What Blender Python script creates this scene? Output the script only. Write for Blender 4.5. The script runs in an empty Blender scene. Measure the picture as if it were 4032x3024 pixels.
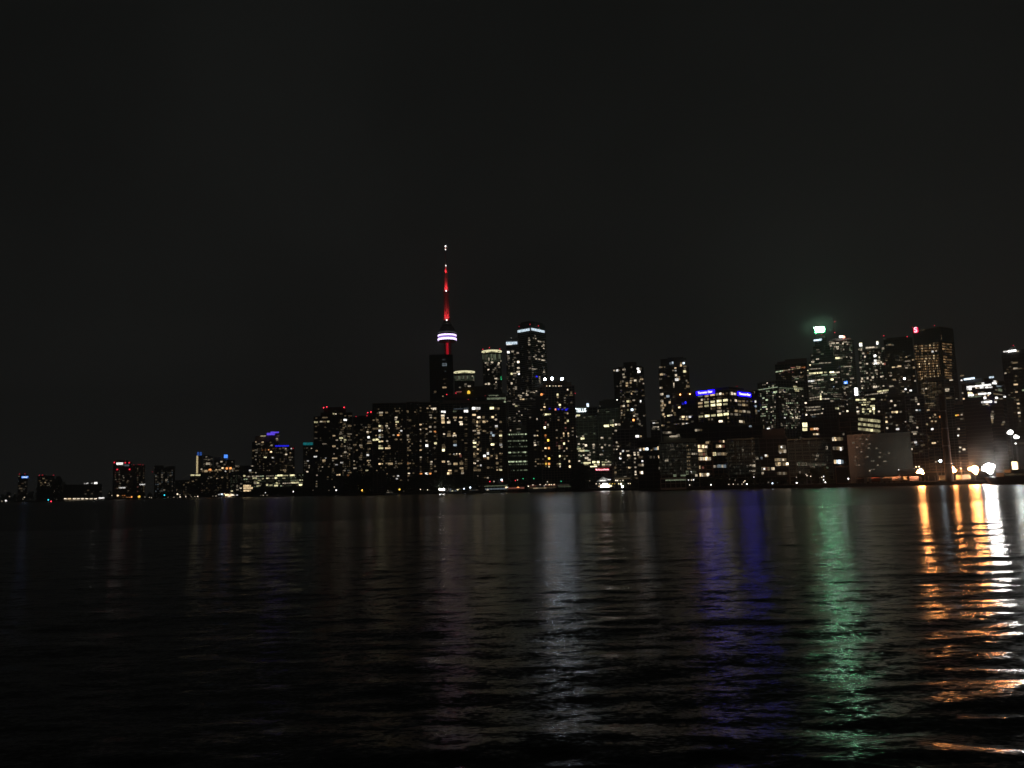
import bpy, math, random
import numpy as np
from mathutils import Vector, Matrix

# ------------------------------------------------------------------ camera, sky, light, exposure
S = bpy.context.scene
COL = S.collection
rnd = random.Random(11)
F, CX, CY = 3260.0, 2016.0, 1512.0            # photograph measures (4032 x 3024)
HOR, TILT = 1912.5, .030                      # horizon height at the middle of the frame, and its slope
CAM_H, PITCH, ROLL = 8.0, math.atan((HOR - CY) / F), math.atan(TILT)
def hor(u): return HOR - TILT * (u - CX)

cp, sp = math.cos(PITCH), math.sin(PITCH)
r0, u0, FW = Vector((1, 0, 0)), Vector((0, -sp, cp)), Vector((0, cp, sp))
RT = r0 * math.cos(ROLL) - u0 * math.sin(ROLL)
UP = u0 * math.cos(ROLL) + r0 * math.sin(ROLL)
CAM = Vector((0, 0, CAM_H))
cam = bpy.data.cameras.new('camera')
cam.sensor_width = 36; cam.lens = F / 4032 * 36
cam.clip_start = 0.2; cam.clip_end = 40000
co = bpy.data.objects.new('camera', cam); COL.objects.link(co)
co.matrix_world = Matrix.Translation(CAM) @ Matrix((
    (RT.x, UP.x, -FW.x, 0), (RT.y, UP.y, -FW.y, 0), (RT.z, UP.z, -FW.z, 0), (0, 0, 0, 1)))
S.camera = co

W = bpy.data.worlds.new('World'); S.world = W; W.use_nodes = True
wt = W.node_tree; wt.nodes.clear()
def wn(t): return wt.nodes.new(t)
sky = wn('ShaderNodeTexSky'); sky.sky_type = 'NISHITA'; sky.sun_disc = False
sky.sun_elevation = math.radians(-4); sky.sun_rotation = math.radians(200)
b1 = wn('ShaderNodeBackground'); b1.inputs['Strength'].default_value = 0.006
wt.links.new(sky.outputs[0], b1.inputs['Color'])
# low overcast lit from below by the city: a little brighter towards the horizon, faint cloud structure
tc = wn('ShaderNodeTexCoord'); sx = wn('ShaderNodeSeparateXYZ'); wt.links.new(tc.outputs['Generated'], sx.inputs[0])
cr = wn('ShaderNodeValToRGB'); wt.links.new(sx.outputs['Z'], cr.inputs[0])
e = cr.color_ramp.elements
e[0].position = 0.0; e[0].color = (0.0135, 0.0138, 0.0132, 1)
e[1].position = 1.0; e[1].color = (0.0036, 0.0039, 0.0037, 1)
k = cr.color_ramp.elements.new(0.22); k.color = (0.0078, 0.0081, 0.0076, 1)
k = cr.color_ramp.elements.new(0.55); k.color = (0.0050, 0.0054, 0.0050, 1)
nz = wn('ShaderNodeTexNoise'); nz.inputs['Scale'].default_value = 2.2; nz.inputs['Detail'].default_value = 5
wt.links.new(tc.outputs['Generated'], nz.inputs['Vector'])
mr = wn('ShaderNodeMapRange'); mr.inputs['From Min'].default_value = 0.25; mr.inputs['From Max'].default_value = 0.75
mr.inputs['To Min'].default_value = 0.62; mr.inputs['To Max'].default_value = 1.38
wt.links.new(nz.outputs['Fac'], mr.inputs[0])
b2 = wn('ShaderNodeBackground'); wt.links.new(cr.outputs[0], b2.inputs['Color']); wt.links.new(mr.outputs[0], b2.inputs['Strength'])
ad = wn('ShaderNodeAddShader'); wo = wn('ShaderNodeOutputWorld')
wt.links.new(b1.outputs[0], ad.inputs[0]); wt.links.new(b2.outputs[0], ad.inputs[1]); wt.links.new(ad.outputs[0], wo.inputs[0])

sl = bpy.data.lights.new('overcast_fill', 'SUN'); sl.energy = 0.002; sl.angle = math.radians(12); sl.color = (1, 0.93, 0.85)  # faint added sun lamp under the overcast, with no visible source
so = bpy.data.objects.new('overcast_fill', sl); COL.objects.link(so); so.rotation_euler = (math.radians(40), 0, math.radians(30))

S.view_settings.view_transform = 'Standard'; S.view_settings.look = 'None'
S.view_settings.exposure = 0.0; S.view_settings.gamma = 1.0
S.render.engine = 'CYCLES'
cy = S.cycles
cy.use_denoising = True
cy.max_bounces = 4; cy.diffuse_bounces = 1; cy.glossy_bounces = 2; cy.transmission_bounces = 2; cy.volume_bounces = 0
cy.sample_clamp_indirect = 2.0; cy.caustics_reflective = False; cy.caustics_refractive = False
cy.pixel_filter_type = 'BLACKMAN_HARRIS'; cy.filter_width = 1.5
cy.use_adaptive_sampling = False

# ------------------------------------------------------------------ helpers
def ray(u, v): return RT * ((u - CX) / F) + UP * ((CY - v) / F) + FW
def P(u, v, D):
    d = ray(u, v); return CAM + d * (D / d.y)
SHORE = [(-600, 4400), (0, 3900), (450, 3400), (880, 2700), (960, 1900), (1300, 1450), (1600, 1200), (2000, 1000),
         (2400, 850), (2700, 710), (3100, 640), (3400, 600), (3600, 560), (4032, 520), (4900, 450)]
def shore(u): return float(np.interp(u, [a for a, b in SHORE], [b for a, b in SHORE]))
GZ = 2.2

MATS = {}
def mat(name, color, rough=0.7, metal=0.0, emit=None, strength=0.0, var=0.0, scale=0.3, sample=None, spec=0.5):
    if name in MATS: return MATS[name]
    m = bpy.data.materials.new(name); m.use_nodes = True
    nt = m.node_tree; bs = nt.nodes['Principled BSDF']
    bs.inputs['Base Color'].default_value = (*color, 1); bs.inputs['Roughness'].default_value = rough
    bs.inputs['Metallic'].default_value = metal; bs.inputs['Specular IOR Level'].default_value = spec
    if var:
        t = nt.nodes.new('ShaderNodeTexCoord'); n = nt.nodes.new('ShaderNodeTexNoise')
        n.inputs['Scale'].default_value = scale; n.inputs['Detail'].default_value = 4
        nt.links.new(t.outputs['Object'], n.inputs['Vector'])
        mx = nt.nodes.new('ShaderNodeMix'); mx.data_type = 'RGBA'
        mx.inputs[6].default_value = (*[c * (1 - var) for c in color], 1)
        mx.inputs[7].default_value = (*[min(1, c * (1 + var)) for c in color], 1)
        nt.links.new(n.outputs['Fac'], mx.inputs[0]); nt.links.new(mx.outputs[2], bs.inputs['Base Color'])
    if emit:
        bs.inputs['Emission Color'].default_value = (*emit, 1)
        bs.inputs['Emission Strength'].default_value = strength
        m.cycles.emission_sampling = sample or ('AUTO' if strength > 1.5 else 'NONE')
    MATS[name] = m
    return m

PAL = {'h': (1, .58, .26), 'w': (1, .83, .60), 'k': (1, .72, .40), 'y': (1, .90, .50), 'g': (.80, .95, .60), 'c': (.72, .88, 1), 'o': (1, .36, .10),
       'p': (1, .97, .92), 'b': (.02, .02, 1), 'u': (.15, .08, 1), 'r': (1, .03, .06), 't': (.04, .85, .95), 'n': (.05, 1, .35),
       's': (.08, .28, 1), 'a': (1, .60, .08), 'm': (1, .35, .25)}
NAM = {'h': 'amber_brown', 'w': 'neutral', 'k': 'warm', 'y': 'yellow', 'g': 'greenish', 'c': 'cool', 'o': 'orange', 'p': 'white', 'b': 'deep_blue', 'u': 'violet',
       'r': 'red', 't': 'teal', 'n': 'green', 's': 'sky_blue', 'a': 'amber', 'm': 'pink'}
STR = {'0': .028, '1': .065, '2': .16, '3': .42, '4': 1.0, '5': 2.0, '6': 4.5, '7': 18.0, '8': 60.0, '9': 150.0, 'F': 190.0}
def lit(code):
    """material of a lit pane: colour letter + strength digit; rooms differ, so each pane varies a little"""
    nm = 'lit_glass_%s_%s' % (NAM[code[0]], code[1])
    if nm in MATS: return MATS[nm]
    st = STR[code[1]]
    m = mat(nm, (.03, .03, .03), .2, emit=PAL[code[0]], strength=st)
    nt = m.node_tree; bs = nt.nodes['Principled BSDF']
    if st < 5:
        oi = nt.nodes.new('ShaderNodeObjectInfo'); t = nt.nodes.new('ShaderNodeTexCoord'); n = nt.nodes.new('ShaderNodeTexNoise')
        n.inputs['Scale'].default_value = 1.1; n.inputs['Detail'].default_value = 2; n.noise_dimensions = '4D'
        nt.links.new(t.outputs['Object'], n.inputs['Vector'])
        ml = nt.nodes.new('ShaderNodeMath'); ml.operation = 'MULTIPLY'; ml.inputs[1].default_value = 50
        nt.links.new(oi.outputs['Random'], ml.inputs[0]); nt.links.new(ml.outputs[0], n.inputs['W'])
        r = nt.nodes.new('ShaderNodeMapRange'); r.inputs['From Min'].default_value = .3; r.inputs['From Max'].default_value = .7
        r.inputs['To Min'].default_value = .35 * st; r.inputs['To Max'].default_value = 1.65 * st
        nt.links.new(n.outputs['Fac'], r.inputs[0]); nt.links.new(r.outputs[0], bs.inputs['Emission Strength'])
    return m

class MB:
    """collects shapes, links them as ONE mesh object"""
    def __init__(s): s.v = []; s.f = []; s.mi = []
    def box(s, x0, y0, z0, x1, y1, z1, mi=0):
        b = len(s.v); s.v += [(x0, y0, z0), (x1, y0, z0), (x1, y1, z0), (x0, y1, z0), (x0, y0, z1), (x1, y0, z1), (x1, y1, z1), (x0, y1, z1)]
        s.f += [(b, b+3, b+2, b+1), (b+4, b+5, b+6, b+7), (b, b+1, b+5, b+4), (b+1, b+2, b+6, b+5), (b+2, b+3, b+7, b+6), (b+3, b, b+4, b+7)]
        s.mi += [mi] * 6
    def lathe(s, prof, cx=0, cy=0, n=24, mi=0, cap=True):
        b = len(s.v)
        for r, z in prof:
            for i in range(n):
                a = 2 * math.pi * i / n; s.v.append((cx + r * math.cos(a), cy + r * math.sin(a), z))
        for j in range(len(prof) - 1):
            for i in range(n):
                k = (i + 1) % n
                s.f.append((b + j*n + i, b + j*n + k, b + (j+1)*n + k, b + (j+1)*n + i)); s.mi.append(mi)
        if cap:
            s.f.append(tuple(b + i for i in range(n))[::-1]); s.f.append(tuple(b + (len(prof)-1)*n + i for i in range(n))); s.mi += [mi, mi]
    def tube(s, p, q, r, n=6, mi=0, r2=None):
        p, q = Vector(p), Vector(q); d = (q - p).normalized(); a = d.orthogonal().normalized(); c = d.cross(a); b = len(s.v)
        for o, rr in ((p, r), (q, r if r2 is None else r2)):
            for i in range(n):
                t = 2 * math.pi * i / n; s.v.append(tuple(o + (a * math.cos(t) + c * math.sin(t)) * rr))
        for i in range(n):
            k = (i + 1) % n; s.f.append((b+i, b+k, b+n+k, b+n+i)); s.mi.append(mi)
        s.f.append(tuple(b+i for i in range(n))[::-1]); s.f.append(tuple(b+n+i for i in range(n))); s.mi += [mi, mi]
    def ball(s, c, r, mi=0, n=10, m=6, sz=1.0):
        s.lathe([(r * math.sin(math.pi * j / m) + 1e-3, c[2] - r * sz * math.cos(math.pi * j / m)) for j in range(m + 1)], c[0], c[1], n, mi)
    def prism(s, pts, z0, z1, mi=0):
        b = len(s.v); n = len(pts); s.v += [(x, y, z0) for x, y in pts] + [(x, y, z1) for x, y in pts]
        s.f += [tuple(b + n + i for i in range(n)), tuple(b + i for i in range(n))[::-1]] + [(b+i, b+(i+1) % n, b+n+(i+1) % n, b+n+i) for i in range(n)]
        s.mi += [mi] * (n + 2)
    def mesh(s, name, mats):
        m = bpy.data.meshes.new(name); m.from_pydata(s.v, [], s.f)
        for x in mats: m.materials.append(x)
        m.polygons.foreach_set('material_index', s.mi); m.update(); return m
    def build(s, name, mats, parent=None, loc=None):
        if not isinstance(mats, (list, tuple)): mats = [mats]
        o = bpy.data.objects.new(name, s.mesh(name, mats)); COL.objects.link(o)
        if parent: o.parent = parent
        if loc is not None: o.location = loc
        return o
def empty(name, loc, rz=0):
    o = bpy.data.objects.new(name, None); COL.objects.link(o); o.location = loc; o.rotation_euler = (0, 0, rz); o.empty_display_size = 2; return o
def tag(o, label=None, cat=None, group=None, kind=None):
    if label: o['label'] = label
    if cat: o['category'] = cat
    if group: o['group'] = group
    if kind: o['kind'] = kind
    return o
ORD = ['first', 'second', 'third', 'fourth', 'fifth', 'sixth', 'seventh', 'eighth', 'ninth', 'tenth', 'eleventh', 'twelfth', 'thirteenth',
       'fourteenth', 'fifteenth', 'sixteenth', 'seventeenth', 'eighteenth', 'nineteenth', 'twentieth', 'twenty-first', 'twenty-second',
       'twenty-third', 'twenty-fourth', 'twenty-fifth', 'twenty-sixth', 'twenty-seventh', 'twenty-eighth']

CONC = mat('dark_concrete', (.30, .29, .26), .85, var=.25, scale=.15)
BROWN = mat('brown_brick', (.33, .23, .17), .85, var=.3, scale=.2)
GREY = mat('grey_cladding', (.38, .38, .36), .6, var=.2, scale=.1)
PALE = mat('pale_precast_concrete', (.45, .44, .41), .8, var=.15, scale=.1)
GREEN = mat('green_tinted_cladding', (.26, .30, .25), .5, var=.2, scale=.1)
GLASS = mat('dark_window_glass', (.018, .022, .024), .12, var=.3, scale=.05)
BLACK = mat('black_metal_panels', (.07, .07, .07), .5, var=.2, scale=.1)
STEEL = mat('galvanised_steel', (.30, .30, .31), .45, .8)
WALLS = {'c': CONC, 'b': BROWN, 'g': GREY, 'p': PALE, 'n': GREEN, 'k': BLACK}

UNIT = {}
def unit_box(m):
    """shared pane mesh: 1 x 1 x 1, centred"""
    if m.name not in UNIT:
        b = MB(); b.box(-.5, -.5, -.5, .5, .5, .5); UNIT[m.name] = b.mesh('pane', [m])
    return UNIT[m.name]
UBALL = {}
def unit_ball(m):
    if m.name not in UBALL:
        b = MB(); b.ball((0, 0, 0), 1); UBALL[m.name] = b.mesh('bulb', [m])
    return UBALL[m.name]

ZO = {1: (0, 1650, 3.95), 2: (500, 1600, 3.95), 3: (900, 1550, 3.95), 4: (1180, 1550, 3.95), 6: (1640, 1300, 3.95), 7: (1650, 1550, 3.95),
      8: (1950, 1240, 3.95), 9: (2150, 1560, 3.95), 10: (2500, 1350, 3.95), 11: (2480, 1600, 3.95), 12: (2950, 1200, 3.318),
      13: (2950, 1550, 3.95), 14: (3350, 1200, 3.243), 15: (3350, 1550, 3.243), 16: (2080, 1560, 5.027), 17: (2400, 1400, 5.529),
      18: (3150, 1330, 5.351), 19: (3440, 1480, 4.367), 20: (700, 1760, 7.373), 21: (3750, 1330, 6.145)}
SIZ = {'s': (5, 4), 'm': (7.5, 5), 'l': (14, 5), 'x': (22, 5.5), 't': (5, 11), 'q': (9, 8)}
def survey(z, text):
    ox, oy, sc = ZO[z] if z else (0, 0, 1)
    for it in text.split():
        body, _, sz = it.partition('/')
        a, b, c = body.split(',')
        if sz: w, h = map(float, sz.split('x'))
        else: w, h = SIZ[c[2] if len(c) > 2 else 'm']
        yield ox + float(a) / sc, oy + float(b) / sc, w, h, c[:2]

class Building:
    def __init__(s, name, label, cat, uL, uC, uR, vT, D, a=None, d=None, wall='c', fh=3.1, bay=4.5, pier=True, roof=(), base=GZ, group=None, slab=.45):
        s.D = D
        C = P(uC, vT, D)
        L = ray(uL, vT)
        if a is None:
            m = ray((uL + uC) / 2, vT); a = math.degrees(math.atan2(m.x, m.y))
        else: a += math.degrees(math.atan2(C.x, C.y))      # given angle is measured from the line of sight at the corner
        s.a = math.radians(a); ca, sa = math.cos(s.a), math.sin(s.a)
        X = Vector((ca, -sa)); Y = Vector((sa, ca))
        # width along face A (corner going left), depth along face B (corner going back)
        def hit(dx, dy, rx, ry): return (C.y * rx - C.x * ry) / (dx * ry - dy * rx)
        s.w = abs(hit(-X.x, -X.y, L.x, L.y))
        if uR > uC + 1:
            R = ray(uR, vT); s.d = abs(hit(Y.x, Y.y, R.x, R.y))
        else: s.d = d or min(max(s.w * .7, 14), 34)
        if d: s.d = d
        s.uC, s.uR = uC, uR
        base_pt = Vector((C.x, C.y)) - X * (s.w / 2)
        s.h = C.z - base
        s.e = empty(name, (base_pt.x, base_pt.y, base), -s.a)
        tag(s.e, label, cat, group)
        s.M = Matrix.Translation((base_pt.x, base_pt.y, base)) @ Matrix.Rotation(-s.a, 4, 'Z')
        s.Mi = s.M.inverted()
        s.px = D / F
        mb = MB(); w, dd, h = s.w, s.d, s.h
        mb.box(-w/2 + .3, .3, -1.5, w/2 - .3, dd - .3, h - .3, 1)
        n = max(1, int(h / fh)); s.fh = h / n
        for i in range(n + 1):
            z = i * s.fh
            mb.box(-w/2 - .1, -.1, z - slab/2 if i else -1.5, w/2 + .1, dd + .1, z + slab/2 + (0.8 if i == n else 0), 0)
        if pier:
            nb = max(1, round(w / bay))
            for i in range(nb + 1):
                x = -w/2 + w * i / nb; pw = .45
                x = min(max(x, -w/2 + pw/2 + .003), w/2 - pw/2 - .003)
                mb.box(x - pw/2, -.02, -.5, x + pw/2, .45, h, 0); mb.box(x - pw/2, dd - .45, -.5, x + pw/2, dd + .02, h, 0)
            nb = max(1, round(dd / bay))
            for i in range(1, nb):
                y = dd * i / nb
                mb.box(-w/2 - .02, y - .22, -.5, -w/2 + .45, y + .22, h, 0); mb.box(w/2 - .45, y - .22, -.5, w/2 + .02, y + .22, h, 0)
        s.wallmat = WALLS[wall]
        mb.build('wall', [s.wallmat, GLASS], s.e)
        for it in roof:
            s.roof(*it)
        s.panes = []
        s.r = random.Random(hash(label) % 1 + len(label) * 7 + int(uL))
    def local(s, u, v, face=None):
        d = s.Mi.to_3x3() @ ray(u, v); o = s.Mi @ CAM
        if face is None: face = 'B' if (u > s.uC + 1 and s.uR > s.uC + 1) else 'A'
        if face == 'A': t = -o.y / d.y
        elif face == 'B': t = (s.w/2 - o.x) / d.x
        else: t = (s.d/2 - o.y) / d.y
        p = o + d * t; return p, face
    def roof(s, uL, uR, vT, y0=.2, y1=.8, name='roof_block', m=None, z0=None, b=1.0):
        p = s.local(uL, vT, 'A')[0]; q = s.local(uR, vT, 'A')[0]; z = (p.z + q.z) / 2
        mb = MB(); zb = (s.h if z0 is None else z0) - .5
        mb.box(p.x, s.d*y0, zb, q.x, s.d*y1, z); mb.box(p.x - .25, s.d*y0 - .25, z, q.x + .25, s.d*y1 + .25, z + .6)
        for i in range(1, 6):
            x = p.x + (q.x - p.x) * i / 6; mb.box(x - .15, s.d*y0 - .12, zb, x + .15, s.d*y0, z)
        return mb.build(name, m or s.wallmat, s.e)
    def pane(s, u, v, w, h, code, face=None):
        p, f = s.local(u, v, face)
        ww, hh = w * s.px, h * s.px
        if s.wallmat is BROWN or s.wallmat is BLACK:
            if code[0] == 'w' and s.r.random() < .5: code = 'k' + code[1]
            if code[1] in '345' and s.r.random() < .35: code = code[0] + str(int(code[1]) - 1)
        if f == 'B':
            o = s.local(u + w/2, v, 'B')[0]; q = s.local(u - w/2, v, 'B')[0]; ww = abs(o.y - q.y)
            if not (-1 < p.y < s.d + 1): return
            y = min(max(p.y, ww/2 + .2), s.d - ww/2 - .2)
            s.panes.append(((s.w/2 + .05, y, p.z), (.32, ww, hh), code))
        else:
            if f == 'A' and not (-s.w/2 - 3 < p.x < s.w/2 + 3): return
            x = min(max(p.x, -s.w/2 + ww/2 + .2), s.w/2 - ww/2 - .2) if f == 'A' else p.x
            s.panes.append(((x, -.05, p.z), (ww, .32, hh), code))
    def lit(s, z, text, face=None):
        for u, v, w, h, c in survey(z, text): s.pane(u, v, w, h, c, face)
        return s
    def grid(s, u0, v0, u1, v1, pu, pv, prob, cols='wwwk', w=.6, h=.5, st='112234', colv=1.0, run=1, face=None, rowv=0.0):
        """rooms lit at random over a stretch of the facade (bay pitch, storey pitch in photograph units)"""
        r = s.r; nu, nv = max(1, int((u1-u0)/pu)), max(1, int((v1-v0)/pv))
        cw = [(1 - colv) + colv * r.choice([.15, .5, 1, 1.4, 2.0]) for _ in range(nu)]
        sl_ = -TILT
        for j in range(nv):
            rw = (1 - rowv) + rowv * r.choice([.05, .2, 1, 2.6]); left = 0; code = None
            for i in range(nu):
                if left <= 0 and r.random() < prob * cw[i] * rw:
                    left = r.randint(1, run); code = r.choice(cols) + r.choice(st)
                if left > 0:
                    left -= 1
                    u = u0 + (i + .5) * pu; v = v0 + (j + .5) * pv + (u - (u0+u1)/2) * sl_
                    c = code if run > 1 and r.random() < .8 else r.choice(cols) + r.choice(st)
                    s.pane(u, v, pu * w * r.uniform(.8, 1.1), pv * h, c, face)
        return s
    def band(s, u0, v0, u1, v1, h, code, n=1, name='light_band', face=None, proud=.5, gap=.06):
        """a lit strip running along the facade from one point to the other"""
        p, f = s.local(u0, v0, face); q, _ = s.local(u1, v1, f); hh = h * s.px; z = (p.z + q.z) / 2
        for i in range(n):
            mb = MB(); t0, t1 = i/n + gap/n/2, (i+1)/n - gap/n/2
            if f == 'B': mb.box(s.w/2 - .05, p.y + (q.y-p.y)*t0, z - hh/2, s.w/2 + proud, p.y + (q.y-p.y)*t1, z + hh/2)
            else: mb.box(p.x + (q.x-p.x)*t0, -proud, z - hh/2, p.x + (q.x-p.x)*t1, .05, z + hh/2)
            mb.build(name, lit(code), s.e)
        return s
    def beacon(s, *pts, code='r5', r=3.2, yy=.15, name='beacon_light', mast=1.6):
        for u, v in pts:
            d = s.Mi.to_3x3() @ ray(u, v); o = s.Mi @ CAM; y = s.d * yy; t = (y - o.y) / d.y; p = o + d * t
            rr = r / 2 * s.px * .78
            b = bpy.data.objects.new(name, unit_ball(lit(code))); COL.objects.link(b); b.parent = s.e; b.location = p; b.scale = (rr, rr, rr)
            if mast: 
                m = MB(); zt = p.z - rr * .8
                m.tube((0, 0, 0), (0, 0, max(.3, zt - (s.h - 1))), .18, 5); m.build('beacon_mast', STEEL, s.e, (p.x, p.y, min(s.h - 1, zt - .3)))
        return s
    def end(s):
        P_ = sorted(s.panes, key=lambda p: -(p[1][0] * p[1][1] * p[1][2]) * STR[p[2][1]] ** .3)
        for c, sc, code in P_[:100]:
            o = bpy.data.objects.new('window', unit_box(lit(code))); COL.objects.link(o)
            o.parent = s.e; o.location = c; o.scale = sc
        rest = P_[100:]
        if rest:
            mb = MB(); ms = sorted({p[2] for p in rest})
            for c, sc, code in rest:
                mb.box(c[0]-sc[0]/2, c[1]-sc[1]/2, c[2]-sc[2]/2, c[0]+sc[0]/2, c[1]+sc[1]/2, c[2]+sc[2]/2, ms.index(code))
            tag(mb.build('window', [lit(c) for c in ms], s.e), 'the dimmer lit windows between the brighter ones', kind='stuff')
        return s

def disc_lamp(name, parent, c, r, m, n=18):
    mb = MB(); mb.tube((c[0], c[1], c[2]), (c[0], c[1] + .5, c[2]), r * .98, n); h = mb.build(name, BLACK, parent)
    mb = MB(); b = 0; mb.v = [(c[0] + r*.95*math.cos(2*math.pi*i/n), c[1] - .04, c[2] + r*.95*math.sin(2*math.pi*i/n)) for i in range(n)] + [(c[0], c[1] - .25*r, c[2])]
    mb.f = [(i, (i+1) % n, n) for i in range(n)]; mb.mi = [0] * n; mb.build('lamp_face', m, h); return h
def text_mesh(txt, size, m, depth=.3, bold=0.0, xs=1.0):
    c = bpy.data.curves.new('lettering', 'FONT'); c.body = txt; c.size = size; c.extrude = depth; c.align_x = 'CENTER'; c.align_y = 'CENTER'; c.offset = bold
    o = bpy.data.objects.new('lettering', c); COL.objects.link(o); bpy.context.view_layer.update()
    me = bpy.data.meshes.new_from_object(o.evaluated_get(bpy.context.evaluated_depsgraph_get()))
    bpy.data.objects.remove(o)
    me.transform(Matrix.Rotation(math.pi/2, 4, 'X') @ Matrix.Diagonal((xs, 1, 1, 1)))
    me.materials.clear(); me.materials.append(m); return me
def lettering(b, txt, u, v, hpx, m, face=None, bold=.0, wpx=None, proud=1.0, name='sign_lettering', parent=None):
    me = text_mesh(txt, hpx * b.px * 1.45, m, .25, bold)
    p, f = b.local(u, v, face)
    xs = [q.co.x for q in me.vertices]
    w = max(xs) - min(xs)
    if wpx:
        if f == 'B':
            o1 = b.local(u + wpx/2, v, 'B')[0]; o2 = b.local(u - wpx/2, v, 'B')[0]; tw = abs(o1.y - o2.y)
        else: tw = wpx * b.px
        me.transform(Matrix.Diagonal((tw / w, 1, 1, 1)))
    o = bpy.data.objects.new(name, me); COL.objects.link(o); o.parent = b.e
    if f == 'B': o.rotation_euler = (0, 0, math.pi/2); o.location = (b.w/2 + proud, p.y, p.z)
    else: o.location = (p.x, -proud, p.z)
    return o

# ------------------------------------------------------------------ setting: water, ground, quay wall
def build_water():
    th = list(np.radians(np.arange(-58, 58.01, .17))) + list(np.radians(np.arange(60, 302, 3.0)))
    th = np.array(th); R = 1.5 * 1.0125 ** np.arange(0, 690)
    A, RR = np.meshgrid(th, R); x = RR * np.sin(A); y = RR * np.cos(A)
    z = np.zeros_like(x); rng = np.random.RandomState(5)
    lam = np.geomspace(.6, 13, 52); dr = RR * .0125
    for L in lam:
        k = 2 * math.pi / L; ang = math.radians(rng.normal(-95, 20)); ph = rng.uniform(0, 6.28)
        s = .0185 * (1.1 if L < 2.6 else .75 if L < 5 else .40)
        att = np.clip(2.0 - 4.0 * dr / L, 0, 1)
        q = k * (x * math.cos(ang) + y * math.sin(ang)) + ph
        z += att * s / k * (np.sin(q) + .22 * np.sin(2 * q + .6))
    n, m = x.shape
    co_ = np.stack([x, y, z], -1).reshape(-1, 3).astype(np.float32)
    i = np.arange(n - 1)[:, None] * m; j = np.arange(m)[None, :]; j2 = (j + 1) % m
    f = np.stack([i + j, i + m + j, i + m + j2, i + j2], -1).reshape(-1, 4).astype(np.int32)
    me = bpy.data.meshes.new('water'); me.vertices.add(len(co_)); me.vertices.foreach_set('co', co_.ravel())
    me.loops.add(f.size); me.loops.foreach_set('vertex_index', f.ravel())
    me.polygons.add(len(f)); me.polygons.foreach_set('loop_start', np.arange(0, f.size, 4, dtype=np.int32))
    me.polygons.foreach_set('use_smooth', np.ones(len(f), bool)); me.update(calc_edges=True)
    if me.polygons[1000].normal.z < 0: me.flip_normals()
    M = bpy.data.materials.new('lake_water'); M.use_nodes = True; nt = M.node_tree; bs = nt.nodes['Principled BSDF']
    N = nt.nodes.new; Lk = nt.links.new
    bs.inputs['Base Color'].default_value = (.003, .0045, .005, 1); bs.inputs['IOR'].default_value = 1.333
    geo = N('ShaderNodeNewGeometry')
    # wind-ruffled belt off the shore: starts along an uneven line
    sep = N('ShaderNodeSeparateXYZ'); Lk(geo.outputs['Position'], sep.inputs[0])
    n0 = N('ShaderNodeTexNoise'); n0.inputs['Scale'].default_value = .012; Lk(geo.outputs['Position'], n0.inputs['Vector'])
    a0 = N('ShaderNodeMath'); a0.operation = 'MULTIPLY_ADD'; a0.inputs[1].default_value = 120; Lk(n0.outputs['Fac'], a0.inputs[0]); Lk(sep.outputs['Y'], a0.inputs[2])
    mrr = N('ShaderNodeMapRange'); mrr.inputs['From Min'].default_value = 285; mrr.inputs['From Max'].default_value = 300; Lk(a0.outputs[0], mrr.inputs[0])
    ruff = mrr.outputs[0]
    rr = N('ShaderNodeMapRange'); rr.inputs['To Min'].default_value = .17; rr.inputs['To Max'].default_value = .24; Lk(ruff, rr.inputs[0]); Lk(rr.outputs[0], bs.inputs['Roughness'])
    def slope(scale, sxy, k, seed):
        mp = N('ShaderNodeMapping'); mp.inputs['Scale'].default_value = (sxy[0], sxy[1], 1); mp.inputs['Location'].default_value = (seed, seed * 2, 0)
        Lk(geo.outputs['Position'], mp.inputs['Vector'])
        t = N('ShaderNodeTexNoise'); t.inputs['Scale'].default_value = scale; t.inputs['Detail'].default_value = 3; t.inputs['Roughness'].default_value = .6
        Lk(mp.outputs[0], t.inputs['Vector'])
        s1 = N('ShaderNodeVectorMath'); s1.operation = 'SUBTRACT'; s1.inputs[1].default_value = (.5, .5, .5); Lk(t.outputs['Color'], s1.inputs[0])
        s2 = N('ShaderNodeVectorMath'); s2.operation = 'MULTIPLY'; s2.inputs[1].default_value = (k[0], k[1], 0); Lk(s1.outputs[0], s2.inputs[0]); return s2.outputs[0]
    v1 = slope(1.6, (.4, 1.0), (.24, .52), 3.1); v2 = slope(8.0, (.5, 1.0), (.26, .48), 7.7)
    add = N('ShaderNodeVectorMath'); add.operation = 'ADD'; Lk(v1, add.inputs[0]); Lk(v2, add.inputs[1])
    ad2 = N('ShaderNodeVectorMath'); ad2.operation = 'ADD'; Lk(add.outputs[0], ad2.inputs[0]); Lk(geo.outputs['Normal'], ad2.inputs[1])
    nn = N('ShaderNodeVectorMath'); nn.operation = 'NORMALIZE'; Lk(ad2.outputs[0], nn.inputs[0]); Lk(nn.outputs[0], bs.inputs['Normal'])
    me.materials.append(M)
    o = bpy.data.objects.new('water', me); COL.objects.link(o); tag(o, kind='structure')
build_water()

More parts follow.
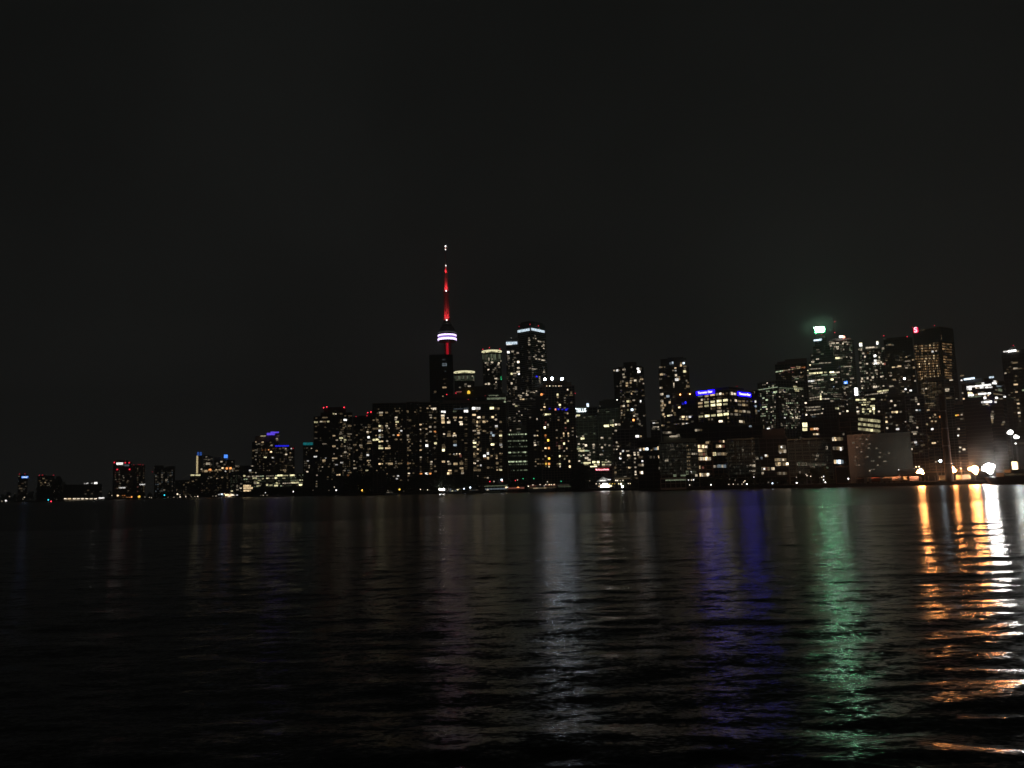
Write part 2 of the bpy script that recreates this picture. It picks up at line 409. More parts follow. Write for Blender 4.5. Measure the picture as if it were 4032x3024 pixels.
us = [a for a, _ in SHORE]
pts = [P(u, hor(u), shore(u)) for u in np.arange(-600, 4901, 60)]
mb = MB()
for k in range(len(pts) - 1):
    p, q = pts[k], pts[k+1]; b = len(mb.v)
    fp, fq = p * (14000 / p.y), q * (14000 / q.y)
    mb.v += [(p.x, p.y, 2.0), (q.x, q.y, 2.0), (fq.x, 14000, 2.0), (fp.x, 14000, 2.0)]; mb.f.append((b, b+1, b+2, b+3)); mb.mi.append(0)
tag(mb.build('ground', mat('dark_asphalt_ground', (.05, .05, .048), .9, var=.3, scale=.02)), kind='structure')
mb = MB(); n = len(pts)
for k, p in enumerate(pts):
    r = Vector((p.x, p.y)).normalized() * .9
    mb.v += [(p.x - r.x, p.y - r.y, -2.5), (p.x - r.x, p.y - r.y, 2.35), (p.x + r.x, p.y + r.y, 2.35), (p.x + r.x, p.y + r.y, -2.5)]
for k in range(n - 1):
    b = 4 * k
    for i in range(3): mb.f.append((b+i, b+4+i, b+5+i, b+i+1)); mb.mi.append(0)
tag(mb.build('quay_wall', mat('wet_quay_concrete', (.09, .085, .08), .75, var=.4, scale=.1)), 'long low dark concrete quay wall along the whole shoreline', 'wall')

# ------------------------------------------------------------------ the communications tower
def cn_tower():
    D = 1911; base = P(1765, 1500, D); cx, cyy = base.x, base.y
    top = P(1753, 970, D)
    cx = (P(1762, 1395, D).x); e = empty('communications_tower', (cx, D, GZ))
    tag(e, 'very tall slender tower with red lit mast and white ringed round pod', 'tower')
    def Z(v): return P(1762 - (1395 - v) * .021, v, D).z - GZ
    conc = mat('tower_concrete', (.33, .31, .29), .85, var=.12, scale=.05)
    def lathe(name, prof, m, n=28, par=e):
        b = MB(); b.lathe(prof, 0, 0, n); return b.build(name, m, par)
    # three-winged shaft
    b = MB()
    for i in range(3):
        a = math.radians(90 + 120 * i + 20)
        c, s = math.cos(a), math.sin(a); v0 = len(b.v)
        for r, wd, z in ((33, 3.4, -2), (20, 3.0, 60), (13, 2.6, 160), (9.5, 2.3, Z(1350))):
            for (rr, ww) in ((0, wd), (r, wd * .8), (r, -wd * .8), (0, -wd)):
                b.v.append((c * rr - s * ww, s * rr + c * ww, z))
        for j in range(3):
            for q in range(4): b.f.append((v0+4*j+q, v0+4*j+(q+1) % 4, v0+4*j+4+(q+1) % 4, v0+4*j+4+q)); b.mi.append(0)
    b.lathe([(7.5, -2), (5.5, Z(1350))], 0, 0, 6)
    b.build('shaft', conc, e)
    # glass lift shafts glow red between the wings
    red = mat('red_lit_lift_shaft', (.1, .01, .02), .3, emit=(1, .012, .035), strength=.42, sample='NONE')
    for i in range(3):
        a = math.radians(-90 + 120 * i + 20 - 15); b = MB()
        b.tube((5.6 * math.cos(a), 5.6 * math.sin(a), 30), (5.0 * math.cos(a), 5.0 * math.sin(a), Z(1352)), 2.8, 8)
        b.build('lift_shaft', red, e)
    g = .586
    dark = mat('pod_dark_cladding', (.10, .09, .11), .45, var=.2)
    lathe('radome', [(9, Z(1352)), (19, Z(1347)), (21.0, Z(1342)), (21.4, Z(1340))], mat('white_radome', (.45, .43, .5), .6))
    lathe('lower_light_ring', [(21.5, Z(1341.5)), (22.4, Z(1339)), (22.4, Z(1335)), (21.5, Z(1333))], mat('ring_white_violet', (.2, .2, .2), .3, emit=(.80, .62, 1), strength=2.6), 40)
    lathe('violet_band', [(21.2, Z(1333.5)), (20.3, Z(1329)), (21.2, Z(1325.5))], mat('ring_violet', (.2, .2, .2), .3, emit=(.34, .20, .80), strength=.85), 40)
    lathe('upper_light_ring', [(21.4, Z(1325.5)), (22.0, Z(1323)), (21.6, Z(1319.5))], mat('ring_white_violet', (.2, .2, .2), .3, emit=(.80, .62, 1), strength=2.6), 40)
    pod = lathe('pod', [(21.8, Z(1319.5)), (22.4, Z(1315)), (22.4, Z(1309)), (19.5, Z(1308)), (19.8, Z(1300)), (16.5, Z(1298)), (16.8, Z(1291)), (12.5, Z(1288)),
                  (12.5, Z(1279)), (9, Z(1275)), (8.5, Z(1262))], dark, 40)
    b = MB(); b.lathe([(22.5, Z(1313)), (22.5, Z(1311.5))], 0, 0, 40); b.build('window_ring', mat('pod_dim_windows', (.1, .1, .1), .3, emit=(.7, .72, .8), strength=.16), pod)
    lathe('upper_shaft', [(6.8, Z(1264)), (5.4, Z(1160)), (5.4, Z(1154))], conc, 6)
    lathe('upper_pod', [(6.4, Z(1158)), (7.6, Z(1155)), (7.6, Z(1148)), (6, Z(1143))], dark, 20)
    b = MB(); b.lathe([(5.0, Z(1143)), (4.2, Z(1110)), (3.3, Z(1073))], 0, 0, 6); b.lathe([(2.9, Z(1073)), (2.5, Z(1058)), (2.0, Z(1036))], 0, 0, 6)
    b.lathe([(1.4, Z(1036)), (.8, Z(972))], 0, 0, 6); b.build('antenna_mast', mat('mast_steel', (.5, .48, .46), .6), e)
    for v, r, c in ((970, 1.7, 'p6'), (977, 1.3, 'm4'), (983, 1.6, 'p5'), (1047, 1.5, 'p5'), (1148.5, 1.6, 'p6'), (1263, 1.6, 'p6')):
        o = bpy.data.objects.new('mast_light', unit_ball(lit(c))); COL.objects.link(o); o.parent = e
        off = {1148.5: 8.2, 1263: 9.2, 1047: 3.4}.get(v, 1.2)
        o.location = (.6, -off, Z(v)); o.scale = (r, r, r)
    # floodlights on the ledges wash the mast from below with red light
    def flood(vz, dist, aimv, power, size=60):
        for az in (-125, -55, 90):
            a = math.radians(az); l = bpy.data.lights.new('red_floodlight', 'SPOT'); l.energy = power; l.color = (1, .035, .05)
            l.spot_size = math.radians(size); l.spot_blend = 1.0; l.shadow_soft_size = .5
            o = bpy.data.objects.new('red_floodlight', l); COL.objects.link(o); o.parent = e
            p = Vector((dist * math.cos(a), dist * math.sin(a), Z(vz))); o.location = p
            o.rotation_euler = (Vector((0, 0, Z(aimv))) - p).to_track_quat('-Z', 'Y').to_euler()
    flood(1268, 17, 1225, 4.2e4, 85); flood(1268, 15, 1190, 3.2e4, 40)
    flood(1150, 13, 1125, 2.4e4, 90); flood(1150, 12, 1100, .9e4, 40)
    flood(1076, 8, 1065, 9e3, 80)
cn_tower()

# ------------------------------------------------------------------ buildings, from the left of the skyline to the right
B = Building
# -- far left, across the western gap
b = B('apartment_tower', 'distant slim tower with a bright blue sign on top, far left', 'building', 72, 110, 110, 1868, 3980, wall='b')
b.band(84, 1879, 112, 1878.5, 8, 's5', 1, 'sign'); b.band(88, 1879, 108, 1878.5, 4, 'c5', 1, 'sign_lettering', proud=1.2); b.beacon((77, 1866), (98, 1866), code='r4', r=4.5)
b.lit(1, '290,890,w2s 390,980,w1 350,1000,w1 300,1040,w1 330,1080,w2 370,1090,w1 310,1080,w2 400,1045,w1s 340,1120,w1').end()
b = B('apartment_tower', 'distant reddish tower with three red beacons beside the blue-signed one', 'building', 148, 214, 214, 1874, 3950, wall='b', roof=[(160, 180, 1871)])
b.beacon((155, 1871), (167, 1870), (211, 1871), code='r4', r=4.5)
b.lit(1, '675,925,k2 640,990,w2 705,985,w3s 640,1035,w2s 690,1035,w1 740,1035,w2 770,1030,w2 790,960,w1 760,1000,w1 620,960,w1 655,1010,k1 720,950,k1').end()
b = B('office_block', 'dark empty-looking block with shoulder roof left of the airport terminal', 'building', 214, 246, 246, 1886, 3900, wall='k', roof=[(220, 240, 1876)]).end()
b = B('terminal_building', 'long black airport hangar with four white roof lights', 'building', 250, 402, 402, 1906, 3700, wall='k', d=60, fh=9, bay=14)
b.lit(1, '1320,1003,p4 1358,1000,p4 1430,1000,p3s 1490,996,p5/12x7 1370,1108,w1 1575,1128,w1 1330,1165,w1 1430,1160,w1').end()
b = B('terminal_building', 'low white-lit airport terminal with a row of canopy bays', 'building', 250, 416, 416, 1959, 3560, wall='p', d=16, fh=5, bay=9)
for i, u in enumerate((258, 273, 293, 309, 325, 342, 359, 376)):
    b.pane(u, 1963.6, 10, 4, 'w5' if i != 1 else 'k5')
b.pane(283, 1966, 40, 5, 'k2'); b.pane(400, 1961, 20, 6, 'p5'); b.pane(340, 1969, 120, 3, 'w2'); b.end()
b = B('apartment_tower', 'tall far tower with white oval sign and five red beacons', 'building', 446, 520, 520, 1820, 3450, wall='b', roof=[(450, 505, 1813)])
b.band(457, 1825.5, 485, 1825.5, 9, 'p5', 1, 'sign'); b.band(488, 1833, 510, 1832.5, 6, 'c2', 1, 'sign'); b.beacon((450, 1821), (493, 1822), (509, 1822), code='r5', r=7, yy=-.02, mast=0)
b.beacon((462, 1848.5), (510, 1848), code='r5', r=7, yy=-.05, mast=0)
b.lit(1, '1915,885,w3s 1925,910,w2s 1800,940,w2s 1870,1000,w2s 1990,960,w1 1980,985,w1 2050,890,w1s 1900,1068,p4/24x5 2060,1036,p5/32x5 1995,1115,w2s 2055,1115,w2s 1860,1040,w1 1965,1050,w1 1920,955,w1')
b.grid(450, 1855, 515, 1930, 8, 9, .3, 'wkm', st='0112').end()
b = B('apartment_tower', 'far stepped block with small red lights joined right of the oval-signed tower', 'building', 520, 572, 600, 1832, 3500, wall='b')
b.band(549, 1908.5, 572, 1907, 5, 'p4', 1, 'light_band'); b.beacon((527, 1831), (545, 1829), (552, 1829), (563, 1830), (600, 1858), code='r3', r=5)
b.grid(522, 1840, 600, 1940, 8, 9, .35, 'wkm', st='0112').end()
b = B('apartment_tower', 'far twin-crowned dark tower with faint grey windows', 'building', 608, 690, 690, 1842, 3400, wall='c', roof=[(608, 645, 1833), (652, 690, 1836)])
b.grid(610, 1848, 688, 1945, 8, 9, .45, 'wwc', st='0112')
b.lit(2, '455,1090,w2 365,1085,w2 680,1075,w2 615,1140,w3 610,1155,w2 515,1200,w2 580,1300,w2 535,1310,w1 455,1140,w1 545,1060,w2 545,1100,w2 545,1150,w1').end()
b = B('apartment_block', 'low dim block filling the gap before the gold-lit silo', 'building', 690, 756, 756, 1890, 3300, wall='c'); b.grid(692, 1896, 754, 1950, 9, 9, .25, 'wk', st='0012').end()

# -- gold-lit silo landmark
b = B('silo_building', 'block with a gold-lit vertical pier, gold cornice and blue lantern', 'building', 748, 798, 798, 1868, 3000, wall='b', d=30, roof=[(774, 796, 1794)])
b.band(750, 1871, 766, 1871, 6, 'y4', 1, 'cornice_light'); b.band(769, 1870.5, 794, 1871, 6, 'y4', 1, 'cornice_light')
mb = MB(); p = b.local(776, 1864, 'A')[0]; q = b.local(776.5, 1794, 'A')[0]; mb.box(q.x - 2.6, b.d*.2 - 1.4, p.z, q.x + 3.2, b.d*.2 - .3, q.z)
mb.build('lit_pier', mat('pier_gold_emission', (.3, .25, .15), .6, emit=(1, .80, .42), strength=.75), b.e)  # gold light on the pier is put in as surface emission
for u in (780, 790.5):
    p = b.local(u, 1786, 'A')[0]; mb = MB(); mb.lathe([(3.2, p.z - 7), (3.6, p.z - 2), (3.0, p.z + 6)], p.x, b.d * .35, 10); mb.build('blue_lantern', mat('blue_lantern_glass', (.02, .05, .1), .3, emit=(.05, .18, .75), strength=.55), b.e)
b.lit(2, '1075,890,w2s 1025,1165,w2 1020,1080,w1 1075,1140,w1').end()
b = B('apartment_tower', 'dim stepped tower right of the gold-lit pier', 'building', 798, 838, 838, 1798, 2950, wall='c', roof=[(802, 826, 1792)])
b.grid(800, 1804, 836, 1890, 8, 9, .4, 'wwk', st='0112').lit(2, '1235,785,w2 1270,830,w2 1260,890,w3/16x9 1305,905,w2 1320,815,w1').end()
b = B('apartment_tower', 'dim tower carrying a small square sky-blue sign', 'building', 842, 925, 925, 1812, 2900, wall='c', roof=[(844, 870, 1800), (884, 898, 1806)])
b.band(881.5, 1797, 897, 1796.5, 13, 's5', 1, 'sign', proud=.8); b.grid(846, 1815, 922, 1900, 8, 9, .3, 'wwk', st='0112')
b.lit(2, '1470,860,w4 1405,885,w2 1520,905,w2 1435,930,w1 1400,910,w1').end()
b = B('apartment_block', 'row-house block with a warm lit terrace along its top', 'building', 790, 925, 925, 1842, 2800, wall='b')
b.lit(20, '690,645,w4s 935,665,o5/9x8 1120,660,k4s 1215,660,w4 1300,610,w5 1425,625,o5/8x8 1530,615,o5/8x8 1385,702,p4s')
b.lit(20, '735,700,k2/10x9 820,700,k3/12x9 930,710,k2t 1000,690,k2 1090,690,k2 1160,700,k3t 1240,670,k3 1330,640,k2 1590,660,w2/6x14 1640,630,w2 1510,700,k2t 970,885,w2 1140,912,w3s 1290,885,w3 1430,880,w1 1060,850,w1 885,915,w2s')
b.grid(792, 1862, 922, 1940, 9, 9, .3, 'wk', st='0011').end()
b = B('apartment_block', 'dark block with a few white lights left of the long yellow offices', 'building', 925, 996, 996, 1834, 2500, wall='k')
b.lit(20, '1730,560,w2/13x6 1770,570,w1 1640,540,w1 2100,680,p4/8x7 2165,550,w3 2180,740,w2 2100,735,w1 1480,1005,p5/8x6 1740,680,w1 1690,690,w1').end()
b = B('office_block', 'low greenish office block with rows of dim ribbon windows', 'building', 905, 957, 957, 1866, 2300, wall='n', fh=3.6, bay=6)
b.grid(906, 1870, 956, 1925, 10, 8, .5, 'gw', st='0011', run=3, rowv=.5).lit(20, '1725,1140,w2t 1730,1240,w3 1830,1195,w4 1840,1070,w2 1830,1280,w2 1570,1280,y4 1600,1110,w1').end()
b = B('conference_pavilion', 'low glowing white event pavilion on the water edge left of the warm-lit windows', 'building', 858, 937, 937, 1941, 2250, wall='p', d=20, fh=4, bay=6)
b.lit(20, '1200,1380,p3 1280,1370,c5 1355,1360,k4s 1310,1410,c2 1430,1395,k5/14x7 1500,1410,k5/14x8 1490,1440,p4s 1590,1390,w5/12x6 1700,1393,p4/14x4 1535,1350,w3s 1400,1440,k2 1640,1365,w1').end()

# -- long yellow-windowed offices and purple-topped towers
b = B('office_block', 'long low office block striped with bright yellow ribbon windows', 'building', 957, 1238, 1238, 1864, 1980, wall='n', fh=3.7, bay=6, d=40)
b.grid(959, 1868, 1236, 1878, 8, 10, .75, 'gyw', .8, .5, '1233', run=4).grid(959, 1878, 1236, 1888, 8, 10, .7, 'gyw', .8, .45, '0123', run=4)
b.grid(959, 1888, 1236, 1898, 8, 10, .7, 'gyw', .8, .45, '0122', run=3).grid(1000, 1898, 1236, 1908, 8, 10, .75, 'gyw', .8, .45, '1223', run=4).grid(990, 1908, 1236, 1918, 8, 10, .55, 'gyw', .8, .45, '0113', run=3)
b.lit(3, '800,1272,y5/18x6 750,1280,y4/10x5 990,1270,y5/18x6 405,1315,y4/15x5 735,1312,y5/9x6 610,1315,y4/12x4 860,1315,y3/12x4 1205,1340,w5/9x6 1265,1340,w5/9x6 1130,1345,y4/12x4 1000,1385,y4/16x6 1065,1385,y4/14x6 455,1390,y4/9x6 410,1390,w3 750,1390,y4 1120,1418,y5/12x6 1250,1415,w4/12x4 740,1430,y4/14x6 600,1420,y4 660,1425,y3/12x5 470,1437,y3/16x5 245,1278,y4/7x6 1265,1447,w3 480,1350,y3/12x4')
b.lit(3, '235,1430,k3/3x6')
for j, v in enumerate((1434, 1468, 1508)):
    b.lit(3, ' '.join('%d,%d,k4/7x7' % (245 + i * 29, v) for i in range(4 if j != 1 else 5)))
b.end()
b = B('apartment_tower', 'stepped brown tower wearing a violet lit crown', 'building', 992, 1100, 1100, 1740, 2060, wall='b', roof=[(1004, 1050, 1716), (1046, 1098, 1713), (1060, 1085, 1707)])
p = b.local(1049, 1707)[0]; q = b.local(1098, 1704)[0]
b.band(1049, 1710.5, 1083, 1707.5, 9, 'u4', 1, 'crown_light', proud=1.0); b.band(1064, 1703, 1099, 1702, 6, 'u4', 1, 'crown_light', proud=1.2)
b.band(1025, 1717, 1047, 1716.5, 4, 'y3', 1, 'crown_light')
b.lit(3, '530,755,w4 475,780,w2 425,750,w3s 670,805,w4/8x6 440,790,w2 515,800,w1 660,905,w5 625,875,o5s 525,880,o2s 575,872,o2s 690,858,o3s 570,990,y4/10x5 690,995,p4 740,970,w3s 430,875,w2/12x5 435,915,w2 385,885,w2 650,1098,w2s 730,1058,w2s 425,1025,w2s 420,970,w2 485,965,w1 590,925,w1 750,700,w3 760,720,w2 790,655,w1 370,1125,w3s 375,1225,w2s 425,1228,w3s 635,1195,w2s 335,1190,w4s 655,760,w1 350,1000,w1 455,1095,w1s')
b.grid(996, 1745, 1096, 1860, 7.6, 8.6, .28, 'wkk', st='0011').end()
b = B('apartment_tower', 'brown tower under a deep blue light strip, right of the violet-crowned one', 'building', 1083, 1160, 1160, 1760, 1990, wall='b', roof=[(1083, 1138, 1752)])
b.band(1083, 1757, 1138, 1754.5, 5.5, 'b4', 7, 'crown_light', proud=.9)
b.lit(3, '800,855,w2 890,855,w3 850,845,k2 975,855,p4s 1005,850,r3s 740,850,o1s 895,945,w4 960,920,w3s 945,992,w2 985,990,w2 900,885,w1 820,920,w1 960,1030,w2 870,1190,k3/12x6 820,1190,k3/8x4 880,1215,k2 895,1120,w1 985,1120,w1 1030,1150,w2s 840,1060,w1')
b.grid(1085, 1768, 1158, 1862, 7.6, 8.6, .32, 'wkk', st='0011').end()
b = B('apartment_tower', 'narrow dim tower topped with a teal lit crown', 'building', 1193, 1240, 1240, 1756, 1900, wall='c', roof=[(1193, 1236, 1742)])
b.band(1193.5, 1747.5, 1232, 1747, 10, 't2', 3, 'crown_light', proud=.8)
b.lit(3, '1290,850,w3s 1220,845,w1 1235,1045,p3 1255,1120,w3s 1250,1150,w3s 1225,1215,w4 1125,915,w1s 1200,1080,w1')
b.grid(1196, 1760, 1236, 1862, 7.6, 8.6, .22, 'wk', st='0011').end()

# -- big condominium group left of the slabs
b = B('condo_tower', 'big dark stepped condo tower with three red beacons, rows of white windows', 'building', 1235, 1388, 1388, 1640, 1480, wall='k', fh=2.9, bay=6,
      roof=[(1262, 1388, 1624), (1276, 1362, 1608), (1290, 1350, 1603)])
b.beacon((1274, 1605), (1287, 1602), (1355, 1604), code='r6', r=5.5)
T = '1635,312,y3 1668,315,w4s 1750,312,w1/10x7 1815,345,w1 1890,345,w1/14x5 1365,380,w1 1500,372,w2/20x5 1360,443,y4/14x6 1440,435,w3/10x5 1490,434,w2/12x5 1550,433,y4/9x6 1815,408,p5/12x7 1750,410,w1 1750,443,w2 1805,475,w2 1885,503,w3/14x6 1820,505,w2s 1790,530,w2 1760,560,w1 1745,600,w2 1885,627,w2/16x5 1745,628,w2/12x5 1640,655,w3/10x5 1870,663,w2/10x4 1750,690,y4/14x6 1685,722,w3/8x5 1750,724,w3s 1812,720,y3/9x6 1885,720,w1/15x5 1805,752,y4s 1800,660,w1 1490,780,w2/16x4 1765,785,w3s 1640,817,w3/12x7 1755,818,w2 1810,815,w2 1690,852,w3s 1885,850,w2/16x6 1370,888,w3 1640,935,w3s 1815,910,w3/9x6 1880,940,w3s 1755,970,w3s 1350,980,p4/12x5 1650,1005,w3/20x5 1510,1003,p3s 1485,1040,k3/12x8 1475,1068,k1 1625,1040,w2 1860,1005,w1 1760,1072,p4/11x5 1745,1072,w3s 1680,1104,p3/10x4 1460,1140,w3s 1410,1138,w1 1560,1135,w1 1625,1170,w1 1625,1200,w1 1805,1195,w2 1860,1195,c1 1905,1225,w4s 1875,1228,k2/10x4 1690,1265,w4s 1725,1260,w4 1860,1270,o2/7x7 1545,1295,w1 1375,1270,w3s 1370,1365,w3s 1368,1402,w3s 1367,1440,w3 1360,510,w1 1360,600,w1/10x5 1360,695,w1/12x5 1855,970,w2s 1870,865,w1 1800,690,w1'
b.lit(3, T); b.grid(1330, 1660, 1385, 1880, 8.5, 8.6, .30, 'wwk', st='0011'); b.grid(1240, 1660, 1330, 1900, 9, 8.6, .08, 'w', st='001').end()
b = B('condo_tower', 'darker condo tower between the stepped tower and the brown slabs', 'building', 1390, 1466, 1466, 1643, 1420, wall='k', fh=2.9, bay=6, roof=[(1412, 1466, 1637), (1448, 1466, 1627)])
b.beacon((1402, 1641), code='r4', r=4.5); b.beacon((1448, 1625), (1461, 1622), code='r6', r=5.5); b.beacon((1445, 1637), code='r4', r=5)
b.lit(4, '840,795,w2/12x5 890,645,w2 960,565,w1/10x5 955,715,w1/9x5 950,805,w4/11x7 960,830,w2/9x8 960,960,w2 950,990,w2/10x6 945,1020,w1 890,880,w2 820,908,w1s 830,1048,w3s 830,1105,w2 1080,490,w1/10x5 1080,520,w2/10x5 1060,560,w2s 1055,595,w4 1100,597,w2 1060,618,w2 1072,678,p5/8x8 1085,740,w2/14x4 1085,770,w3/18x4 1080,858,w2/12x5 1030,525,w2s 1060,955,p4/9x7 1060,915,w1/12x5 1060,1042,w3 1095,1040,w3s 1075,1072,w3s 1080,1105,w2/12x5 1110,1135,w1 1045,1195,y3/10x5 845,1160,w3/12x5 960,1190,w1 1000,1105,w1s 940,1130,w1')
b.grid(1392, 1668, 1464, 1880, 9, 8.6, .16, 'w', st='001').end()

# -- brown slab complex
b = B('apartment_slab', 'broad brown slab block, left end of the brown complex, blank dark top', 'building', 1466, 1600, 1600, 1588, 1290, wall='b', fh=2.9, bay=6.2, d=26)
b.lit(4, '1265,295,w4/15x6 1265,333,w3/12x5 1352,295,w3/11x6 1215,302,k1 1140,412,k2 1205,408,k2/10x5 1205,435,k1 1248,503,y4/9x7 1280,503,w2 1352,500,w3/10x6 1357,463,w3 1355,530,w2 1155,545,k3/11x6 1205,543,k2/10x6 1270,533,w2/14x5 1245,573,p5/9x8 1283,573,w4s 1360,563,k1 1390,540,w3s 1190,648,w3s 1245,645,y3/8x6 1285,640,k2 1245,675,p4/8x6 1285,675,w2 1150,718,y4/14x7 1208,712,y5/12x7 1245,745,y4/9x6 1283,740,w4 1360,738,w3 1245,812,y4/8x6 1280,812,w3s 1263,848,y4/18x6 1370,848,k4/20x6 1390,812,k3 1370,770,k1s 1245,1092,w5/8x6 1285,1090,w4s 1410,1090,k3/18x8 1350,1085,k2 1385,610,w1 1395,670,w1 1390,1110,k1 1280,1020,w1 1200,1195,w2s 1360,1245,w2s 1520,272,w2/16x6')
b.lit(4, '1500,370,w4/10x6 1493,405,w4 1515,440,y5/12x6 1500,480,w4s 1500,510,w2 1530,540,w3/14x6 1580,510,w3s 1580,578,p4 1550,610,w3s 1532,645,o5/8x6 1460,643,w3 1575,640,k1 1500,712,w2/10x6 1575,712,k2 1495,1055,w3s 1500,1085,w2 1545,1088,w3 1580,1085,k2 1500,1125,k1 1575,1345,w1 1465,1285,w2 1530,1278,p4 1512,1322,p4 1480,1150,w1')
b.grid(1468, 1605, 1598, 1870, 9.2, 8.9, .1, 'kkw', st='0011', colv=.9).end()
b = B('apartment_slab', 'narrow recessed brown slab beside the blank-topped one', 'building', 1600, 1648, 1648, 1584, 1330, wall='b', fh=2.9, bay=6, d=24)
b.lit(4, '1650,272,k2 1793,285,w3s 1655,408,k1 1715,415,k1/11x8 1645,650,w3/8x7 1645,680,w2 1635,745,w4s 1700,748,w4s 1668,718,w3s 1710,712,w2/9x6 1650,845,w2 1650,880,k2/10x5 1712,880,k2/10x5 1590,880,k2/8x6 1650,1085,o4 1710,1083,k2/10x6 1770,1085,k1 1585,1190,o4/8x6 1695,1155,k2 1700,1240,w5 1650,1240,k2 1770,1235,k1 1580,1325,k3 1580,1358,k3s 1555,1325,k2 1650,1280,k2 1648,1350,w2 1400,1360,w3')
b.grid(1602, 1610, 1646, 1865, 8.5, 8.9, .22, 'kkw', st='0012', colv=.8).end()
b = B('apartment_slab', 'dim brown slab left of the black office tower with four columns of windows', 'building', 1648, 1732, 1732, 1584, 1260, wall='b', fh=2.9, bay=6, d=24)
b.lit(4, '1880,218,w1 1880,268,k1 1880,480,w4 1878,555,w4s 1878,622,k1 1880,740,w3s 1880,808,k2 1883,878,w4 1885,990,w4 1882,1022,k1 1882,1210,w1 1885,1245,o4/9x5 2025,190,w2 1990,228,w3 2050,230,w4s 2095,235,w5/14x9 2035,335,w2/11x6 2042,372,w3 2105,377,w2/10x6 2105,445,w2 2030,517,w4/9x7 2105,520,w2/8x9 1972,548,w3 2035,590,w4/9x6 2105,592,o4/8x7 1978,628,w2 2105,660,k1/9x6 1972,733,w4 2112,772,y5/10x8 1978,808,p5/10x9 2100,842,w2 2050,1060,w5 2045,1095,w3 2045,1130,k1 2048,1165,k2 2110,1020,k1 2105,1130,w2 2112,1207,k2/10x6 1975,1242,p5/11x7 2032,1245,o4/9x7 1970,470,k1s')
b.grid(1652, 1610, 1730, 1870, 9.2, 8.9, .15, 'kkw', st='001', colv=.9).end()

b = B('office_tower', 'black windowless-looking office tower hiding the base of the tall slender tower', 'building', 1690, 1783, 1783, 1398, 1420, wall='k', fh=3.8, bay=3, d=40, roof=[(1700, 1772, 1394)])
b.pane(1750, 1435.5, 19, 12, 'c2'); b.pane(1748, 1416, 12, 6, 'c0')
b.lit(6, '450,640,c1s 435,890,w3/15x6 410,1028,w3s 290,960,w1/9x9 430,1095,w1 430,1120,w1 440,830,w0 430,762,w0').end()
def crown_tower(name, label, uL, uR, vring, vT, D, ring, louvre, extra, z, beacons=()):
    b = B('condo_tower', label, 'building', uL, uR, uR, vT, D, wall='n', fh=2.9, bay=4, d=(uR - uL) * D / F, slab=.35)
    cx = (b.local(uL, vT)[0].x + b.local(uR, vT)[0].x) / 2; R = b.w / 2
    zr = b.local((uL + uR) / 2, vring)[0].z
    mb = MB()
    mb.lathe([(R * .86, b.h - 1), (R * .86, zr - 3)], cx, b.d / 2, 28)
    mb.build('rooftop_drum', GREEN, b.e)
    m2 = MB(); n = 44
    for r0_, r1_ in ((R * 1.0, R * 1.07), (R * .55, R * .62)):
        k0 = len(m2.v)
        for i in range(n):
            a = 2 * math.pi * i / n
            for rr, zz in ((r0_, zr - .9), (r1_, zr - .9), (r1_, zr + .9), (r0_, zr + .9)): m2.v.append((cx + rr * math.cos(a), b.d/2 + rr * math.sin(a), zz))
        for i in range(n):
            for q in range(4): m2.f.append((k0+4*i+q, k0+4*i+(q+1) % 4, k0+4*((i+1) % n)+(q+1) % 4, k0+4*((i+1) % n)+q)); m2.mi.append(0)
    for i in range(6):
        a = math.pi * i / 3 + .3; m2.tube((cx + R*.6*math.cos(a), b.d/2 + R*.6*math.sin(a), zr), (cx + R*math.cos(a), b.d/2 + R*math.sin(a), zr), .4, 4)
    m2.build('crown_ring', mat('crown_ring_glow', (.3, .3, .2), .4, emit=(1, .93, .55), strength=1.0), b.e)
    m3 = MB()
    for i in range(8):
        a = math.pi * i / 4; m3.tube((cx + R*.84*math.cos(a), b.d/2 + R*.84*math.sin(a), zr - 4), (cx + R*1.03*math.cos(a), b.d/2 + R*1.03*math.sin(a), zr - .9), .3, 4)
    m3.build('crown_strut', STEEL, b.e)
    u = uL + 1.5
    while u < uR - 1:
        b.pane(u, louvre[0] + (louvre[1] - louvre[0]) / 2 + b.r.uniform(-2, 2) - (u - uL) * TILT, 3, (louvre[1] - louvre[0]) * b.r.uniform(.6, .95), b.r.choice(['g1', 'g1', 'w1', 'g0', 'g2'])); u += 5
    b.band(uL + 1, louvre[1] + 1, uR - 1, louvre[1], 2, 'g1', 1, 'light_band')
    b.lit(z, extra)
    for bc in beacons: b.beacon(bc, code='r5', r=4.5, yy=-.02, mast=0)
    return b
crown_tower('condo_tower', 'shorter round-crowned tower with glowing cream ring, right of the black office tower', 1789, 1868, 1461, 1471, 1500, 0, (1477, 1496),
            '765,840,w2/9x7 820,870,w3/12x6 675,890,w2 760,870,w1 870,715,w3s 900,775,w2 640,770,w1 720,920,w1', 6).end()
b = crown_tower('condo_tower', 'taller round-crowned tower with glowing cream ring and three red beacons', 1899, 1974, 1379, 1390, 1460, 0, (1393, 1421),
            '1125,450,w3t 1178,450,w3s 1078,510,w3 1110,510,w2 1105,540,w2 1175,500,w4/9x6 1280,512,w4 1272,535,w4 1285,575,w2 1318,480,w3s 1120,615,w4/7x6 1228,590,w2 1205,615,w2/9x5 1185,650,w2 1235,752,w4/10x5 1255,762,w2 1238,808,w4s 1215,842,w2 1080,838,w4 1125,835,w4/8x8 1208,712,w1 1270,760,w1 1315,735,n3/4x10 1318,765,n3s 1240,870,w1 1225,905,w1 1325,900,w0 1050,690,w0', 6,
            ((1901, 1375), (1927, 1369), (1968, 1374)))
b.grid(1905, 1430, 1972, 1600, 8, 8, .14, 'w', st='001').end()

